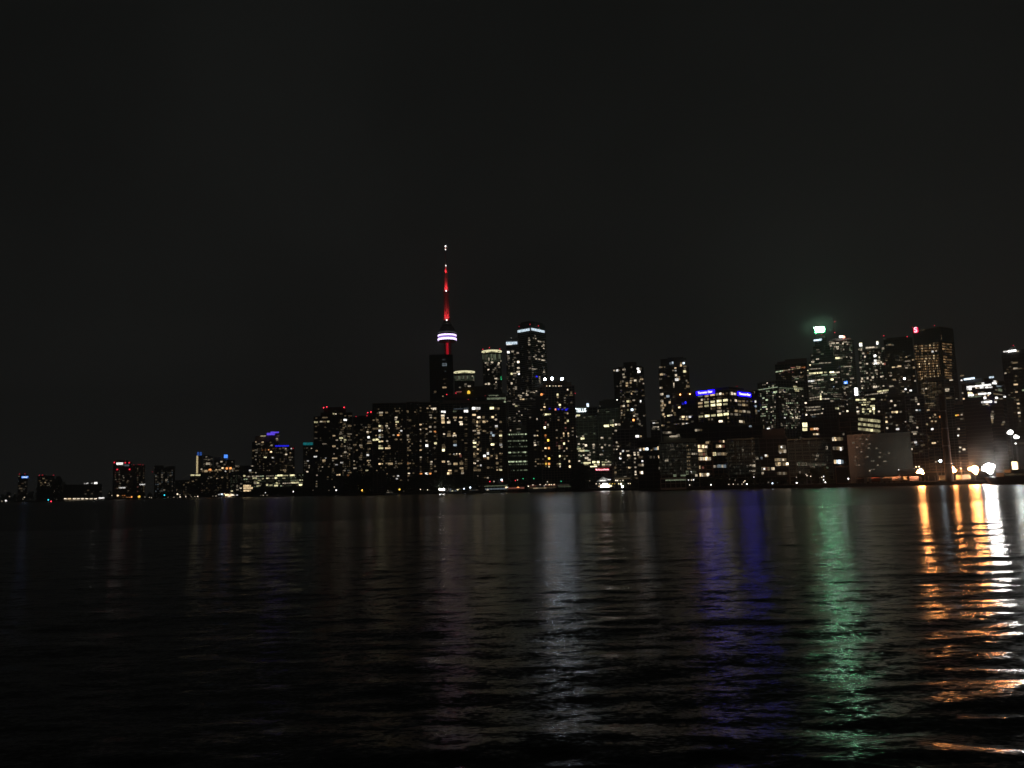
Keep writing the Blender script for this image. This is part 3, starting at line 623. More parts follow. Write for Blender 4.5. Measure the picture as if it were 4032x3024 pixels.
b = B('hotel_block', 'black rooftop block with a small golden dome light', 'building', 1742, 2000, 2000, 1560, 1330, wall='k', fh=3.2, bay=7, d=30,
      roof=[(1762, 1990, 1552), (1800, 1960, 1538), (1818, 1925, 1526), (1860, 1925, 1520)])
b.beacon((1759, 1553), (1795, 1548), code='r5', r=5, yy=-.02, mast=0); b.beacon((1844, 1574), (1912, 1558), code='r4', r=4.5, yy=-.02, mast=0)
b.band(1796, 1547, 1818, 1540, 4, 'm2', 1, 'light_band', proud=4.5)
p = b.local(1845.5, 1545, 'A')[0]
mb = MB(); mb.lathe([(2.2, p.z - 2.2), (2.4, p.z + .4), (1.9, p.z + 2), (.7, p.z + 2.8)], p.x, -1.2, 14)
mb.build('golden_dome', mat('golden_dome_glow', (.3, .2, .05), .4, emit=(1, .62, .06), strength=1.3), b.e)
b.pane(1817, 1577, 12, 4, 'w1'); b.end()
b = B('office_tower', 'block with stepped cream-lit terraces behind the brown slabs', 'building', 1912, 1992, 1992, 1556, 1300, wall='p', fh=3.4, bay=6, d=30, roof=[(1918, 1962, 1550)])
b.band(1917, 1563, 1992, 1575, 7, 'g2', 5, 'terrace_light'); b.band(1948, 1580, 1992, 1585, 7, 'g3', 3, 'terrace_light'); b.band(1924, 1556, 1964, 1558, 3, 'g2', 3, 'terrace_light', proud=1)
b.lit(6, '1135,1065,w4s 1265,1070,w3s 1380,1080,w2s 1240,1018,w3s 1215,1110,w4s 1300,1110,w3').end()
b = B('apartment_slab', 'broad brown slab with large windows in front of the cream-lit terraces', 'building', 1734, 1858, 1858, 1586, 1150, wall='b', fh=2.9, bay=5.6, d=24, roof=[(1744, 1852, 1576)])
b.lit(7, '360,280,p5/8x7 397,282,p5/8x8 370,340,w4/14x7 368,378,k4/12x6 372,412,k3/12x9 375,447,k4/13x8 445,378,w4s 470,415,k2 462,447,w4/13x8 560,370,w3/14x7 562,412,w3 650,372,w4/11x6 648,442,w4/14x6 658,475,w5/11x7 730,272,p5/16x10 555,275,g1/14x7 390,628,w4 380,520,k0/10x6 470,590,k1/12x6 465,628,k2/12x7 468,655,w2/16x7 548,620,w4/7x6 553,655,w5/14x8 675,720,k1 380,800,k1/12x7 385,840,k2/14x9 380,878,y5/10x9 560,800,c3/13x8 560,745,k1/14x10 545,940,p4s 585,935,w4s 570,955,k1/14x6 480,945,w2 632,938,w5s 645,965,m2/8x12 380,1057,k4/12x7 455,1057,w4 475,1090,w2/12x8 457,1100,w3s 568,1092,k3/16x9 660,1085,k2/14x10 660,1050,k1 478,1195,w4/13x5 455,1240,w5/8x8 490,1235,k2/10x9 575,1200,k1/12x8 660,1160,w3/14x7 675,1200,k2/9x9 675,1237,w4/10x6 665,1355,w1/14x5 725,1022,w3s')
b.band(1784, 1611, 1824, 1609, 3.5, 'c1', 1, 'light_band'); b.band(1826, 1608, 1846, 1607, 4, 'c1', 1, 'light_band')
b.grid(1736, 1640, 1856, 1860, 22, 9.2, .22, 'kkw', .55, .55, '0011').end()
b = B('apartment_slab', 'broad brown slab whose top floor shows four large lit windows', 'building', 1858, 1992, 1992, 1588, 1120, wall='b', fh=2.9, bay=5.6, d=24, roof=[(1866, 1984, 1580)])
b.lit(7, '830,228,p5/13x10 920,228,p5/16x9 902,268,k2/8x5 1133,225,y5/16x9 1235,232,k3/8x8 1200,230,k1/12x8 835,330,k4/14x7 930,367,w5/12x7 1005,367,k2/9x10 1145,365,w5/9x7 1193,330,k3/6x6 1195,405,w4/9x6 838,405,k1/10x6 905,440,w4/6x9 935,440,k1/9x9 1010,437,w4/11x8 1057,430,w3 1268,440,k2/8x8 835,435,k1/10x8 730,480,w2s 727,510,y4/8x8 903,498,w4/6x7 935,510,k2/10x7 1203,507,p5/10x8 1205,545,k1/9x5 905,545,w3s 732,583,k4/7x6 738,620,w4/12x6 835,577,w3/13x5 925,575,w3/9x6 925,615,w3/12x8 1013,580,w2/12x6 1268,585,k2/10x6 1125,610,c3/7x10 1155,648,c4/9x8 1065,610,k1 1268,652,y4/11x7 1275,690,k1 925,683,w3 745,690,w4/13x6 745,730,k4/14x10 730,760,y5/9x8 770,730,k3/7x10 838,765,y5/13x7 838,730,w3 838,828,y4/12x6 912,793,w4 935,760,k1/7x10 1143,790,y5/13x8 1272,795,p4/10x8 1282,828,w3 745,800,k1/13x8 745,835,k2/12x6 760,865,k3/9x6 740,912,w4/9x8 740,942,w5/7x6 858,937,k4/6x9 835,975,k1/10x10 915,865,w4/7x6 945,862,k1 912,935,w3 1018,968,p5/10x9 1070,930,p5/8x9 1020,1002,o2/9x8 1072,1003,w4/8x9 1128,965,k3 1158,860,k1 1208,970,k2/6x9 1208,1005,k4 1260,928,w3s 1290,930,w3s 1068,860,k0/9x8 1070,895,k1/9x8 770,1022,w3s 855,1080,w5/9x6 830,1085,k2/6x8 920,1010,k1/12x7 912,1045,w4 920,1120,k2/11x5 960,1115,p4/5x6 845,1160,k1/13x8 850,1190,k2/14x7 935,1190,k2/12x8 1215,1080,k2/10x10 1215,1145,k1/9x6 1218,1185,w3/7x6 1270,1180,y4/10x8 1075,1150,w2/9x8 1128,1150,w1 915,1280,w2s 1070,1308,w3 1025,1305,w1 725,945,w2')
b.grid(1862, 1640, 1990, 1860, 20, 9.2, .22, 'kkw', .55, .55, '0011').end()

# -- blue-white crowned twin residences
b = B('condo_tower', 'tallest condo tower with ice-blue light bars meeting at its corner', 'building', 2036, 2088, 2150, 1292, 1200, a=38, wall='g', fh=2.95, bay=30, slab=.9, roof=())
mb = MB(); mb.box(-b.w/2 + 1, 1, b.h, b.w/2 - 1, b.d - 1, b.h + 9); mb.box(-b.w/2 + 4, 4, b.h + 9, b.w/2 - 3, b.d - 4, b.h + 12); mb.build('roof_block', BLACK, b.e)
b.band(2038, 1306, 2087, 1297, 9, 'c4', 1, 'crown_light', face='A', proud=.9); b.band(2090, 1296, 2144, 1306, 9, 'c4', 1, 'crown_light', face='B', proud=.9)
b.beacon((2044, 1285), (2087, 1277), (2120, 1283), code='r4', r=4.5, yy=.02, mast=0); b.beacon((2123, 1294), (2013, 1331), code='p3', r=4, yy=.1, mast=0)
T = '525,360,w2 530,395,w3/9x5 523,430,w2 530,463,w3/10x5 595,360,w2s 620,325,w2s 628,368,w3s 675,410,w3 700,415,w3 750,420,w2 752,460,w3s 752,480,w3 728,488,w3s 755,520,w4s 648,475,w2s 680,540,w2s 680,572,w2 630,625,w2 605,650,w3/7x4 635,685,w3 683,690,w3 732,640,w3/6x6 735,703,w4 760,705,w3 530,585,w1/10x5 535,650,w1/12x5 535,685,w1/10x6 575,800,w2s 565,835,w3/15x4 540,830,w2/10x6 575,895,w1 585,860,w1 640,840,w2s 760,860,w2s 760,890,w3 645,958,b4/6x6 690,965,w3s 690,995,w3s 690,1028,w3s 695,1055,w2s 650,1185,w3/12x5 590,1205,w3/10x4 550,1208,w3/10x4 485,1220,w4s 490,1245,w4 510,1243,w2 500,1185,w3/10x6 590,1300,w2 628,1300,w3 555,1330,w1 540,1290,w1 480,1305,w2'
b.lit(8, T); b.grid(2090, 1320, 2146, 1560, 7, 8, .2, 'wwk', .5, .45, '0011', face='B').grid(2040, 1320, 2087, 1560, 7, 8, .2, 'wwk', .6, .45, '0011', face='A').end()
b = B('condo_tower', 'ice-blue barred left wing joined to the tallest condo tower, slightly lower', 'building', 1990, 2043, 2043, 1341, 1170, wall='g', fh=2.95, bay=30, slab=.9, d=24, roof=[(2004, 2043, 1333)])
b.band(1992, 1355, 2038, 1347, 10, 'c4', 1, 'crown_light', proud=1); b.pane(2005, 1355, 22, 7, 'p4')
T = '205,580,p5/10x9 270,570,w3/9x7 350,590,w3/9x6 200,645,w2/9x8 210,675,w2/9x6 200,700,w1 305,665,w2 300,730,w3s 278,695,w1 275,760,w2 275,790,w2 220,797,w1 390,730,w5/9x8 437,792,w3/11x6 385,825,w4/10x6 255,915,y4/7x8 300,910,w3/16x5 305,945,w1/12x6 385,885,w4/12x6 397,917,p5/7x6 470,875,w2 435,1000,w4 450,970,w2 285,1000,w3s 255,1065,w4/7x8 320,1120,w3 320,1150,w3 290,1145,w2 220,1155,w2s 430,1130,w2 485,1085,w2 487,1052,w4 445,1028,w2s 230,1220,w2s 400,1250,w3/10x4 405,1285,w3 400,1318,w3/12x5 440,1308,w4 435,1218,w3 325,1300,w2 220,1340,w3/11x4 290,1388,w4 335,1415,y4/9x6 365,1410,w2 370,1500,w3 340,1535,w1s 415,1555,w3s 210,1610,w1 235,1635,w2 300,1650,w2 375,1645,w3'
b.lit(8, T); b.grid(1993, 1375, 2041, 1740, 7, 8, .2, 'wwk', .6, .45, '0011').end()
b = B('condo_tower', 'faintly striped balcony tower seen below the ice-blue crowned pair', 'building', 2000, 2118, 2118, 1560, 1130, wall='g', fh=2.95, bay=30, slab=1.0, d=22)
b.lit(6, '1515,1155,w3/10x5 1550,1178,y3/10x6 1590,1170,w1 1625,1020,w3/9x4 1595,1025,k2 1620,1048,w3 1625,1075,k3/9x5 1662,1075,k4 1720,1010,w3/9x5 1710,1068,w2s 1735,945,w2/10x5 1660,980,w3 1790,965,w2/14x4 1595,1262,w3s 1560,1300,w2s 1638,1320,w3s 1690,1220,w1 1440,1362,w2 1460,1390,w1 1525,1360,w1 1522,1415,w2 1598,1413,w3 1450,1105,w1/10x5 1550,1060,w1')
b.grid(2002, 1570, 2116, 1720, 8, 8, .12, 'w', .6, .45, '001').end()

# -- lakeside hotel towers with roof lamps
b = B('hotel_tower', 'dark hotel tower crowned by three dazzling white roof lamps', 'building', 2124, 2262, 2262, 1520, 1010, wall='b', fh=3.0, bay=3.6, d=30, roof=[(2140, 2250, 1505), (2150, 2232, 1499)])
for u, v, r in ((2145, 1493.5, 4.4), (2174, 1491.5, 5.4), (2213, 1492.5, 4.9)):
    p = b.local(u, v, 'A')[0]; disc_lamp('roof_lamp', b.e, (p.x, -1.0, p.z), r * b.px, mat('roof_lamp_glow', (.1, .1, .1), .3, emit=(.76, .88, 1), strength=88))
    mb = MB(); mb.tube((p.x, -.9, b.h - 2), (p.x, -.9, p.z - r * b.px), .35, 6); mb.build('lamp_bracket', STEEL, b.e)
for u in (2153, 2164.5, 2177, 2188.5, 2201, 2209.5): b.pane(u, 1519.5 + .4, 3.6, 3.6, 'w5')
b.lit(8, '1125,1163,w4/5x6 720,1238,o5/8x8 752,1232,m2 970,1240,y5/6x8 972,1280,k3 1110,1250,w1 1183,1218,w3/7x6 1183,1195,k1 1180,1250,w3/13x4 808,1310,w1 1082,1290,w2 1083,1330,w2s 1083,1365,w1 972,1360,w2s 765,1390,w3/3x7 767,1433,k5 765,1475,w3s 715,1475,w3 1005,1400,y5/8x7 1010,1437,w3s 938,1470,m4/6x7 1125,1530,w3 1088,1522,w1 1185,1360,w1 1080,1445,w2')
b.lit(8, '848,1458,b3 985,1468,b4/7x6 1045,1470,b3 1105,1475,b4/8x6 1125,1460,b3 960,1450,b2')
b.lit(16, '340,362,y5/9x6 385,358,y4/10x6 430,355,y3 320,362,k2 345,520,m3/6x7 390,565,w4/5x7 330,565,m1 327,622,y6/7x8 395,615,k1 343,775,o3/7x8 343,823,m1/7x7 395,875,a5/7x9 345,922,m1 342,1030,k5 407,1027,o5/7x8 343,1187,k4/6x6 412,1235,a5/8x8 352,1285,m1 353,1340,a5/7x8 412,1340,o5/8x8 352,1390,k1 412,1393,y4/4x6 290,1080,k1 290,1245,k1 290,1340,k1')
b.lit(16, '597,470,w2 600,415,w1 540,365,k0 733,330,w1 777,338,k4/5x7 733,430,w1 783,487,y5/7x8 737,527,w3/7x6 740,628,m2 740,680,m1 563,670,w2 700,737,k4/5x7 791,737,k4/5x7 705,787,k4/5x7 796,787,k4/5x7 655,825,w3 567,825,w2 797,888,w4/5x6 708,937,y5/6x8 567,920,m1 565,978,m1 617,985,w3 657,980,m1 620,1030,k4/7x7 670,1028,m1 762,1033,k3/5x7 712,1085,w3s 625,1187,y5/6x7 670,1185,k1 765,1185,k2 715,1185,k0 720,1240,y4/5x6 813,1290,k4/6x8 627,1280,k0 580,1340,w2 627,1340,y4 632,1390,w4/4x7 822,1393,w5/6x9 583,1385,k0 880,630,w3 877,697,w3 880,770,w1 860,1080,k0 655,880,m1 705,880,m1 850,130,w1')
b.end()
b = B('hotel_block', 'dark sloping-shouldered lower hotel wing left of the dazzling roof lamps', 'building', 2072, 2126, 2126, 1640, 985, wall='k', fh=3.0, bay=4, d=26, roof=[(2092, 2126, 1604), (2108, 2126, 1560), (2116, 2126, 1535)])
b.lit(16, '37,420,w2 173,453,w4/5x7 183,685,w2 130,780,w3/8x6 180,778,w4s 130,875,w1 127,920,w3 137,965,w4/8x6 190,910,w1 193,960,w1 140,1055,w0/8x6 147,1295,w3s 150,1248,w1 197,1338,w2 145,1385,w1 200,1245,w1 240,1340,w1 60,40,w1').end()
b = B('office_block', 'grey-green office block with even rows of small square windows', 'building', 1998, 2098, 2098, 1706, 1040, wall='n', fh=3.5, bay=2.4, d=30, roof=[(2010, 2075, 1696), (2022, 2070, 1678)])
rr_ = random.Random(4)
for zy, pr, sts in ((636, .95, '2234'), (680, .12, '12'), (737, .9, '1223'), (785, .15, '12'), (828, .7, '0112'), (880, .12, '1'), (917, .95, '1234'), (970, .5, '011'), (1060, .95, '2344'), (1105, .8, '0112'), (1195, .6, '0122')):
    for i in range(21):
        zx = 1385 + i * 18.2
        if rr_.random() < pr: b.pane(1650 + zx / 3.95, 1550 + zy / 3.95 - i * .11, 3.3, 5, 'g' + rr_.choice(sts))
b.lit(7, '1550,548,w2/16x4 1545,600,g1/14x4 1422,572,w3/5x6 1810,650,w4/8x6').end()
b = B('office_block', 'dim curved-roof block half hidden behind the small-windowed offices', 'building', 2060, 2128, 2128, 1690, 1075, wall='c', d=20)
b.grid(2062, 1745, 2126, 1860, 9, 9, .3, 'w', st='0011').end()

# -- wireless-company office and towers behind
b = B('office_tower', 'grey-green office tower with white rooftop lettering and swoosh', 'building', 2256, 2352, 2352, 1604, 1060, wall='n', fh=3.9, bay=6, d=36)
sg = mat('sign_cool_white', (.3, .3, .3), .3, emit=(.86, .97, 1), strength=2.6)
lettering(b, 'TELUS', 2288, 1616.5, 13.5, sg, 'A', .12, wpx=40)
for (pa, pb, pc) in (((2257, 1620), (2262, 1610), (2270, 1608)), ((2257, 1626), (2261, 1622), (2266, 1619.5))):
    mb = MB(); q = [b.local(*t, 'A')[0] for t in (pa, pb, pc)]; z0 = [Vector((t.x, -1, t.z)) for t in q]
    mb.tube(z0[0], z0[1], .9, 6, r2=.75); mb.tube(z0[1], z0[2], .75, 6, r2=.3); mb.build('sign_emblem', sg, b.e)
b.beacon((2256.5, 1774.5), code='c5', r=6, yy=-.03, mast=0); b.beacon((2265, 1549), code='r4', r=5, yy=.4)
b.lit(9, '440,315,p4/11x6 500,300,y4/14x7 385,290,w3/10x6 595,330,w1 410,490,w3s 410,545,w3 460,630,w4/10x5 575,622,w3/8x4 495,632,w1/12x4 567,660,y5/14x8 615,590,g1/16x3 750,580,g1 690,320,g1/12x4')
b.lit(9, '455,745,w2 510,740,w4 585,745,w3 620,765,w5/9x7 740,755,w4/8x6 510,815,y3/16x8 575,805,w3/8x5 500,790,g2/9x5 560,850,y4/20x9 620,850,g3/14x6 660,852,g3 515,855,y3 455,930,w3/6x9 520,917,w3 585,920,w4/6x5 545,930,g3 670,915,w3/12x5 632,960,w4/14x7 670,990,w4/12x6 517,1005,w4/7x6 560,1035,g2 640,1037,y4/28x6 620,1060,y3/20x5 740,795,w3/7x12 745,868,w3/8x6 685,880,w2 740,1025,y5/10x8 770,1022,y4 815,1025,y5/9x8 765,1065,y4/10x6 815,1065,y3 740,1098,y5/26x7')
for j in range(22): b.band(2258, 1640 + j*8.2, 2350, 1638 + j*8.2, 1.7, 'g0', 3, 'blind_strip', proud=.3)
b.end()
b = B('office_tower', 'dim grey-green office slab with bright lower floors above a red sign', 'building', 2352, 2440, 2440, 1602, 1090, wall='n', fh=3.9, bay=6, d=36, roof=[(2358, 2432, 1577), (2375, 2428, 1572)])
b.lit(9, '835,150,w1s 755,232,w1/7x8 797,230,w2/4x9 958,240,g1/14x4 1043,385,w3/5x12 1020,400,g1/14x14 940,462,y5/20x8 1010,450,y4 1040,455,y4/8x9 1085,440,w5/7x7 1185,440,w3/14x8 870,650,w4/10x7 990,655,w2/9x6 1045,655,w2/9x6 1000,650,w1 870,795,w4/7x7 920,755,w3 985,765,w3 890,850,c2s 820,910,w3s 865,910,w3/10x6 810,755,w2s 935,990,w3s 880,1020,y3 935,1025,y3/14x6 970,1015,w4 1000,1025,y2 895,1065,y4/12x6 960,1065,w2/14x6 1000,1065,w3 900,1095,k2/10x5 980,1093,k2/10x4 955,940,w1')
for j in range(27): b.band(2354, 1612 + j*8.2, 2438, 1610 + j*8.2, 1.5, 'g0', 3, 'blind_strip', proud=.3)
b.end()
b = B('sign_mast', 'small bluish-white lit square sign standing on the roofline', 'sign', 2309, 2319, 2319, 1588, 1080, d=3, wall='k', fh=30, bay=20)
b.band(2309.5, 1595, 2318.5, 1595, 13, 'c5', 1, 'sign_face', proud=.8).end()
b = B('parking_podium', 'brownish podium carrying a glowing red sign', 'building', 2322, 2412, 2412, 1840, 960, wall='b', fh=3, bay=6, d=30)
rs = mat('sign_red_face', (.3, .02, .03), .4, emit=(1, .01, .05), strength=.85); rw = mat('sign_pinkish_white', (.5, .4, .4), .4, emit=(1, .55, .6), strength=2.5)
mb = MB(); p = b.local(2344, 1853, 'A')[0]; q = b.local(2398, 1844, 'A')[0]; mb.box(p.x, -.7, p.z + .1, q.x, -.1, q.z - .2); sgo = mb.build('sign', rs, b.e)
t = lettering(b, 'Pub and Books', 2376, 1849, 5.5, rw, 'A', .05, wpx=42, proud=1.0); t.parent = sgo
p = b.local(2349, 1849, 'A')[0]; mb = MB(); mb.ball((p.x, -1, p.z), .8); mb.tube((p.x - .9, -1, p.z + .8), (p.x + .9, -1, p.z - .9), .35); mb.build('sign_emblem', rw, sgo)
b.end()
b = B('curved_roof_hall', 'low dark hall with rounded roof left of the red sign', 'building', 2248, 2326, 2326, 1848, 900, wall='k', fh=6, bay=9, d=40, roof=[(2262, 2312, 1834), (2270, 2300, 1830)]).end()

b = B('condo_tower', 'dark condo tower with squared penthouse, alone against the sky', 'building', 2414, 2534, 2534, 1448, 1250, wall='k', fh=3.0, bay=5, d=30, roof=[(2432, 2526, 1442), (2454, 2506, 1425)])
b.lit(17, '105,325,w4/8x6 168,325,p5/8x8 215,322,w3s 315,305,w3/12x7 480,250,w2s 620,287,p6/8x7 640,350,p6/10x8 660,295,w2/12x9 300,410,w3/9x6 315,468,w4/8x7 350,465,w2s 470,497,w3/7x6 500,495,w1/10x6 465,545,w3 498,543,w3 560,543,w5/10x7 700,515,w3/12x6 655,550,w2t 290,560,w3/7x8 245,575,w3s 380,600,w3/9x7 460,590,w3/7x8 378,655,w3/9x7 243,660,w3/7x6 240,610,w1 170,670,w1 465,685,w1 740,610,w3/6x5 675,465,w1 255,760,w1 530,780,w2/14x4 565,790,w2 600,780,w1 480,830,w3/5x7 300,858,w3s 385,795,w1 430,795,w1 720,750,w1 760,870,w1/12x4 150,975,p6/8x8 400,997,y4/10x8 445,988,w3/7x7 530,972,w3/9x5 305,997,w2 677,993,p5/5x8 310,1098,w4/8x7 260,1100,w2/7x6 405,1085,w3/7x8 570,1085,w1/9x6 403,1185,y3/8x7 490,1180,c6/8x8 545,1170,w2/11x7 535,1228,w2 213,1195,w4/4x8 213,1245,w3/4x9 265,1195,w2 265,1248,w3/5x7 270,1295,w2/5x6 317,1290,w2/6x6 585,1275,w2/14x5 537,1312,w4/7x5 590,1320,w1 525,1405,o6/7x7 615,1380,w2/7x9 658,1420,w1/5x8 655,1490,w2/8x9 705,1525,w1 757,1310,w2 120,1115,w1 125,1305,w1 455,1010,w2 250,900,w1')
b.grid(2440, 1460, 2532, 1840, 8, 8.2, .12, 'w', st='001').end()
b = B('condo_block', 'grey-brown gridded condo block below the squared-penthouse tower', 'building', 2408, 2512, 2512, 1690, 900, wall='c', fh=3.0, bay=5, d=24)
b.lit(9, '1098,718,w3/6x7 1120,780,w3 1060,825,w2 1100,825,w4s 1197,853,p4/7x7 1158,895,w4/5x8 1155,963,p5/8x8 1280,920,w4/10x7 1310,925,k2 1290,960,k1/8x6 1270,852,w3/12x5 1375,882,w4/7x6 1380,912,w4 1385,968,w3/7x6 1380,1028,w2/7x7 1390,1105,w3/7x6 1393,1175,w4/6x7 1393,1215,w4 1295,1108,k4/8x7 1260,1105,w1 1320,1108,w1 1075,1110,k2/8x7 1080,1185,k2/8x8 1230,1250,w2/12x3 1210,1030,w2 1420,622,p5/10x8 1475,622,w3/6x8 1040,585,w2s 1085,535,w3/9x6 1090,775,w1')
b.grid(2412, 1740, 2510, 1880, 9, 9.5, .25, 'kkw', st='0001').end()
b = B('condo_tower', 'dark condo tower with flat tall crown left of the blue lettered building', 'building', 2592, 2712, 2712, 1446, 1180, wall='k', fh=3.0, bay=5, d=30, roof=[(2600, 2702, 1411), (2628, 2690, 1406)])
b.lit(17, '1330,170,c2/9x8 1375,160,c4/6x9 1560,165,w3/9x7 1615,165,c5/8x7 1635,125,w1 1555,215,w4/7x8 1640,235,w2/12x7 1640,292,w2 1635,345,y4/10x9 1665,350,w2 1095,250,w2/6x6 1130,255,w2 1200,250,w2s 1435,272,w4 1437,325,p4/7x6 1385,325,w2 1130,412,w4/11x7 1190,410,w2/9x7 1445,427,w5/8x8 1470,470,w2 1515,465,w2 1465,523,p5/14x10 1515,515,w4/7x7 1400,625,w4/4x12 1400,675,w2/6x9 1285,455,w1 1630,440,w1 1678,545,w2/6x7 1710,590,w2 1110,510,w1/12x8 1078,705,w3/7x7 1130,700,w2/10x8 1085,848,w2/8x8 1130,845,w4/7x8 1155,840,w4/6x8 1270,885,c3/12x9 1145,988,w4/9x9 1090,990,w2 1160,1040,w3/8x8 1098,1087,w3/7x7 1140,1085,w4/6x7 1205,1080,w3/8x9 1170,1138,w4/7x8 1120,1138,w1 1145,1187,w4/8x8 1100,1187,w1 1175,1280,w4/7x8 1130,1280,w1/8x6 1203,1328,w4s 1310,1018,w4/7x9 1290,995,w1 1370,1198,w3/5x8 1415,1245,w3/9x6 1285,1310,y4/10x6 1310,1300,w4 1350,1295,w3/6x6 1425,1293,w2 1480,1293,w3/6x6 1120,1522,w4/6x6 1175,1522,w2/8x6 1430,1493,w1/12x4 1285,1455,k1/12x6 1285,1555,k0/12x8 1740,670,w2/14x8 1650,715,w1 1395,905,k1 1210,925,w2')
b.grid(2596, 1455, 2710, 1700, 8, 8.2, .1, 'w', st='001').end()
b = B('office_block', 'distant low block with three short lit ribbons in the gap between towers', 'building', 2560, 2600, 2600, 1654, 1300, wall='c', fh=4, bay=6)
b.lit(17, '960,1418,w1/24x3 965,1468,p4/9x5 1030,1468,w2/14x5 1000,1553,w3/20x3 1060,1553,w4s 960,1590,w1/14x8 1065,1605,w2/7x6 130,1630,w3 90,1640,w1').end()

# -- newspaper building with blue signs
b = B('office_tower', 'purple-tinged dark office wing with two orange roof lamps', 'building', 2660, 2744, 2744, 1548, 900, wall='k', fh=3.9, bay=6, d=30)
for u, v in ((2678, 1553.5), (2716, 1552)): b.beacon((u, v), code='o7', r=5.5, yy=-.05, mast=0, name='roof_lamp')
b.lit(10, '745,945,b4/7x8 788,930,b5/6x10 690,1003,w5/8x6 755,1035,w0 810,1070,w0 750,1150,k5/12x7 715,1150,w2 805,1150,w3/6x7 855,1150,p5/9x7 885,1125,w1 750,1185,w4/7x7 705,1185,w2/8x6 810,1187,w3/9x7 750,1258,w3/9x7 808,1257,p4/8x6 830,1260,w2 660,965,w1/9x4 895,1225,w0/10x8 640,1260,w1').end()
b = B('office_tower', 'newspaper office block with a blue lettered sign at either end', 'building', 2742, 2870, 2968, 1533, 860, a=30, wall='b', fh=4.0, bay=6.2, d=None, roof=())
mb = MB(); mb.box(-b.w*.15, b.d*.2, b.h - .5, b.w*.35, b.d*.8, b.h + 4); mb.build('roof_block', BLACK, b.e)
blue = mat('sign_blue_face', (.02, .02, .2), .4, emit=(.006, .001, 1), strength=9.5)
wht = mat('sign_pale_letters', (.5, .5, .6), .4, emit=(.75, .72, 1), strength=1.8)
def blue_sign(b, u0, v0, u1, v1, hpx, uc, vc, wpx, face):
    p, f = b.local(u0, v0, face); q, _ = b.local(u1, v1, face); hh = hpx * b.px / 2; mb = MB(); z = (p.z + q.z) / 2
    if f == 'B': mb.box(b.w/2 - .02, p.y, z - hh, b.w/2 + .5, q.y, z + hh)
    else: mb.box(p.x, -.5, z - hh, q.x, .02, z + hh)
    s = mb.build('sign', blue, b.e)
    t = lettering(b, 'Toronto Star', uc, vc, 9.0, wht, face, .06, wpx=wpx, proud=.95); t.parent = s
blue_sign(b, 2742, 1546, 2814, 1544, 15, 2778, 1545, 67, 'A')
blue_sign(b, 2905, 1551, 2955, 1555, 15, 2930, 1553, 44, 'B')
b.beacon((2902, 1521), code='r3', r=5, yy=.4)
T = '1015,830,c2/20x5 1115,825,w4/17x8 1205,812,w4/20x6 1280,800,w3/14x9 1330,793,w5/8x9 1372,795,w3/6x7 1430,785,w1/9x7 1507,787,w4/6x11 1553,795,w4/9x8 1475,790,w1/5x6 1040,885,w4/7x7 1082,882,w3/7x7 1135,875,w3/7x7 1235,865,w1 1312,853,k1/18x7 1018,938,w3/20x8 1115,925,y4/19x8 1210,915,y4/19x8 1310,905,y5/20x9 1408,893,y4/20x9 1018,992,k3/19x6 1115,980,y4/19x8 1215,968,y5/19x9 1310,960,y5/20x9 1405,953,y4/18x7 1190,1020,k2/6x9 1235,1022,k0/12x8 1310,1010,k2/16x9 1322,1010,k3/5x7 1315,1065,w3/21x9 1387,1062,w2/6x7 1450,1063,w3/5x6 1440,1020,w1 1045,1095,k1/12x6 1028,1145,y3/20x7 1125,1135,y5/21x9 1222,1128,y4/21x8 1322,1120,y5/21x9 1420,1108,y5/21x9 1450,1165,w4/5x8 1150,1188,k1/9x9 1200,1190,w2/6x7 1335,1223,w5/16x10 1058,1293,p4/10x6 1240,1280,w3/7x6 1455,1225,w1 1490,897,w2/5x7 1005,1190,w1 1500,1110,w2/9x7'
b.lit(10, T)
b.lit(10, '1570,897,w4/7x9 1627,907,w2/12x7 1687,907,w2/9x7 1745,910,w1/7x7 1630,962,w3/12x8 1692,965,k3/11x9 1745,970,w2/7x7 1575,1058,w4/10x8 1640,1065,w2/12x9 1697,1065,w4/10x9 1767,1075,w2/12x9 1575,1112,w3/12x9 1630,1118,w1/6x7 1648,1223,w5/12x9 1690,1230,k2/7x9 1810,910,w1').end()
b = B('office_tower', 'slim dark tower with a white column of lights right of the blue signs', 'building', 2962, 2988, 2988, 1538, 1000, wall='k', d=24)
b.lit(10, '1832,765,w2/5x8 1855,770,w2/5x8 1875,912,p4/6x8 1880,985,c3/7x8 1885,1060,w2/7x10 1890,1095,w1/7x8 1855,1030,w1').end()
b = B('office_podium', 'long unlit podium under the newspaper offices', 'building', 2660, 3005, 3005, 1672, 800, wall='k', fh=5, bay=10, d=30, roof=[(2700, 2860, 1666)])
b.lit(10, '950,1358,w3/9x9 1010,1355,w1/18x7 1795,1297,c4/9x7').end()

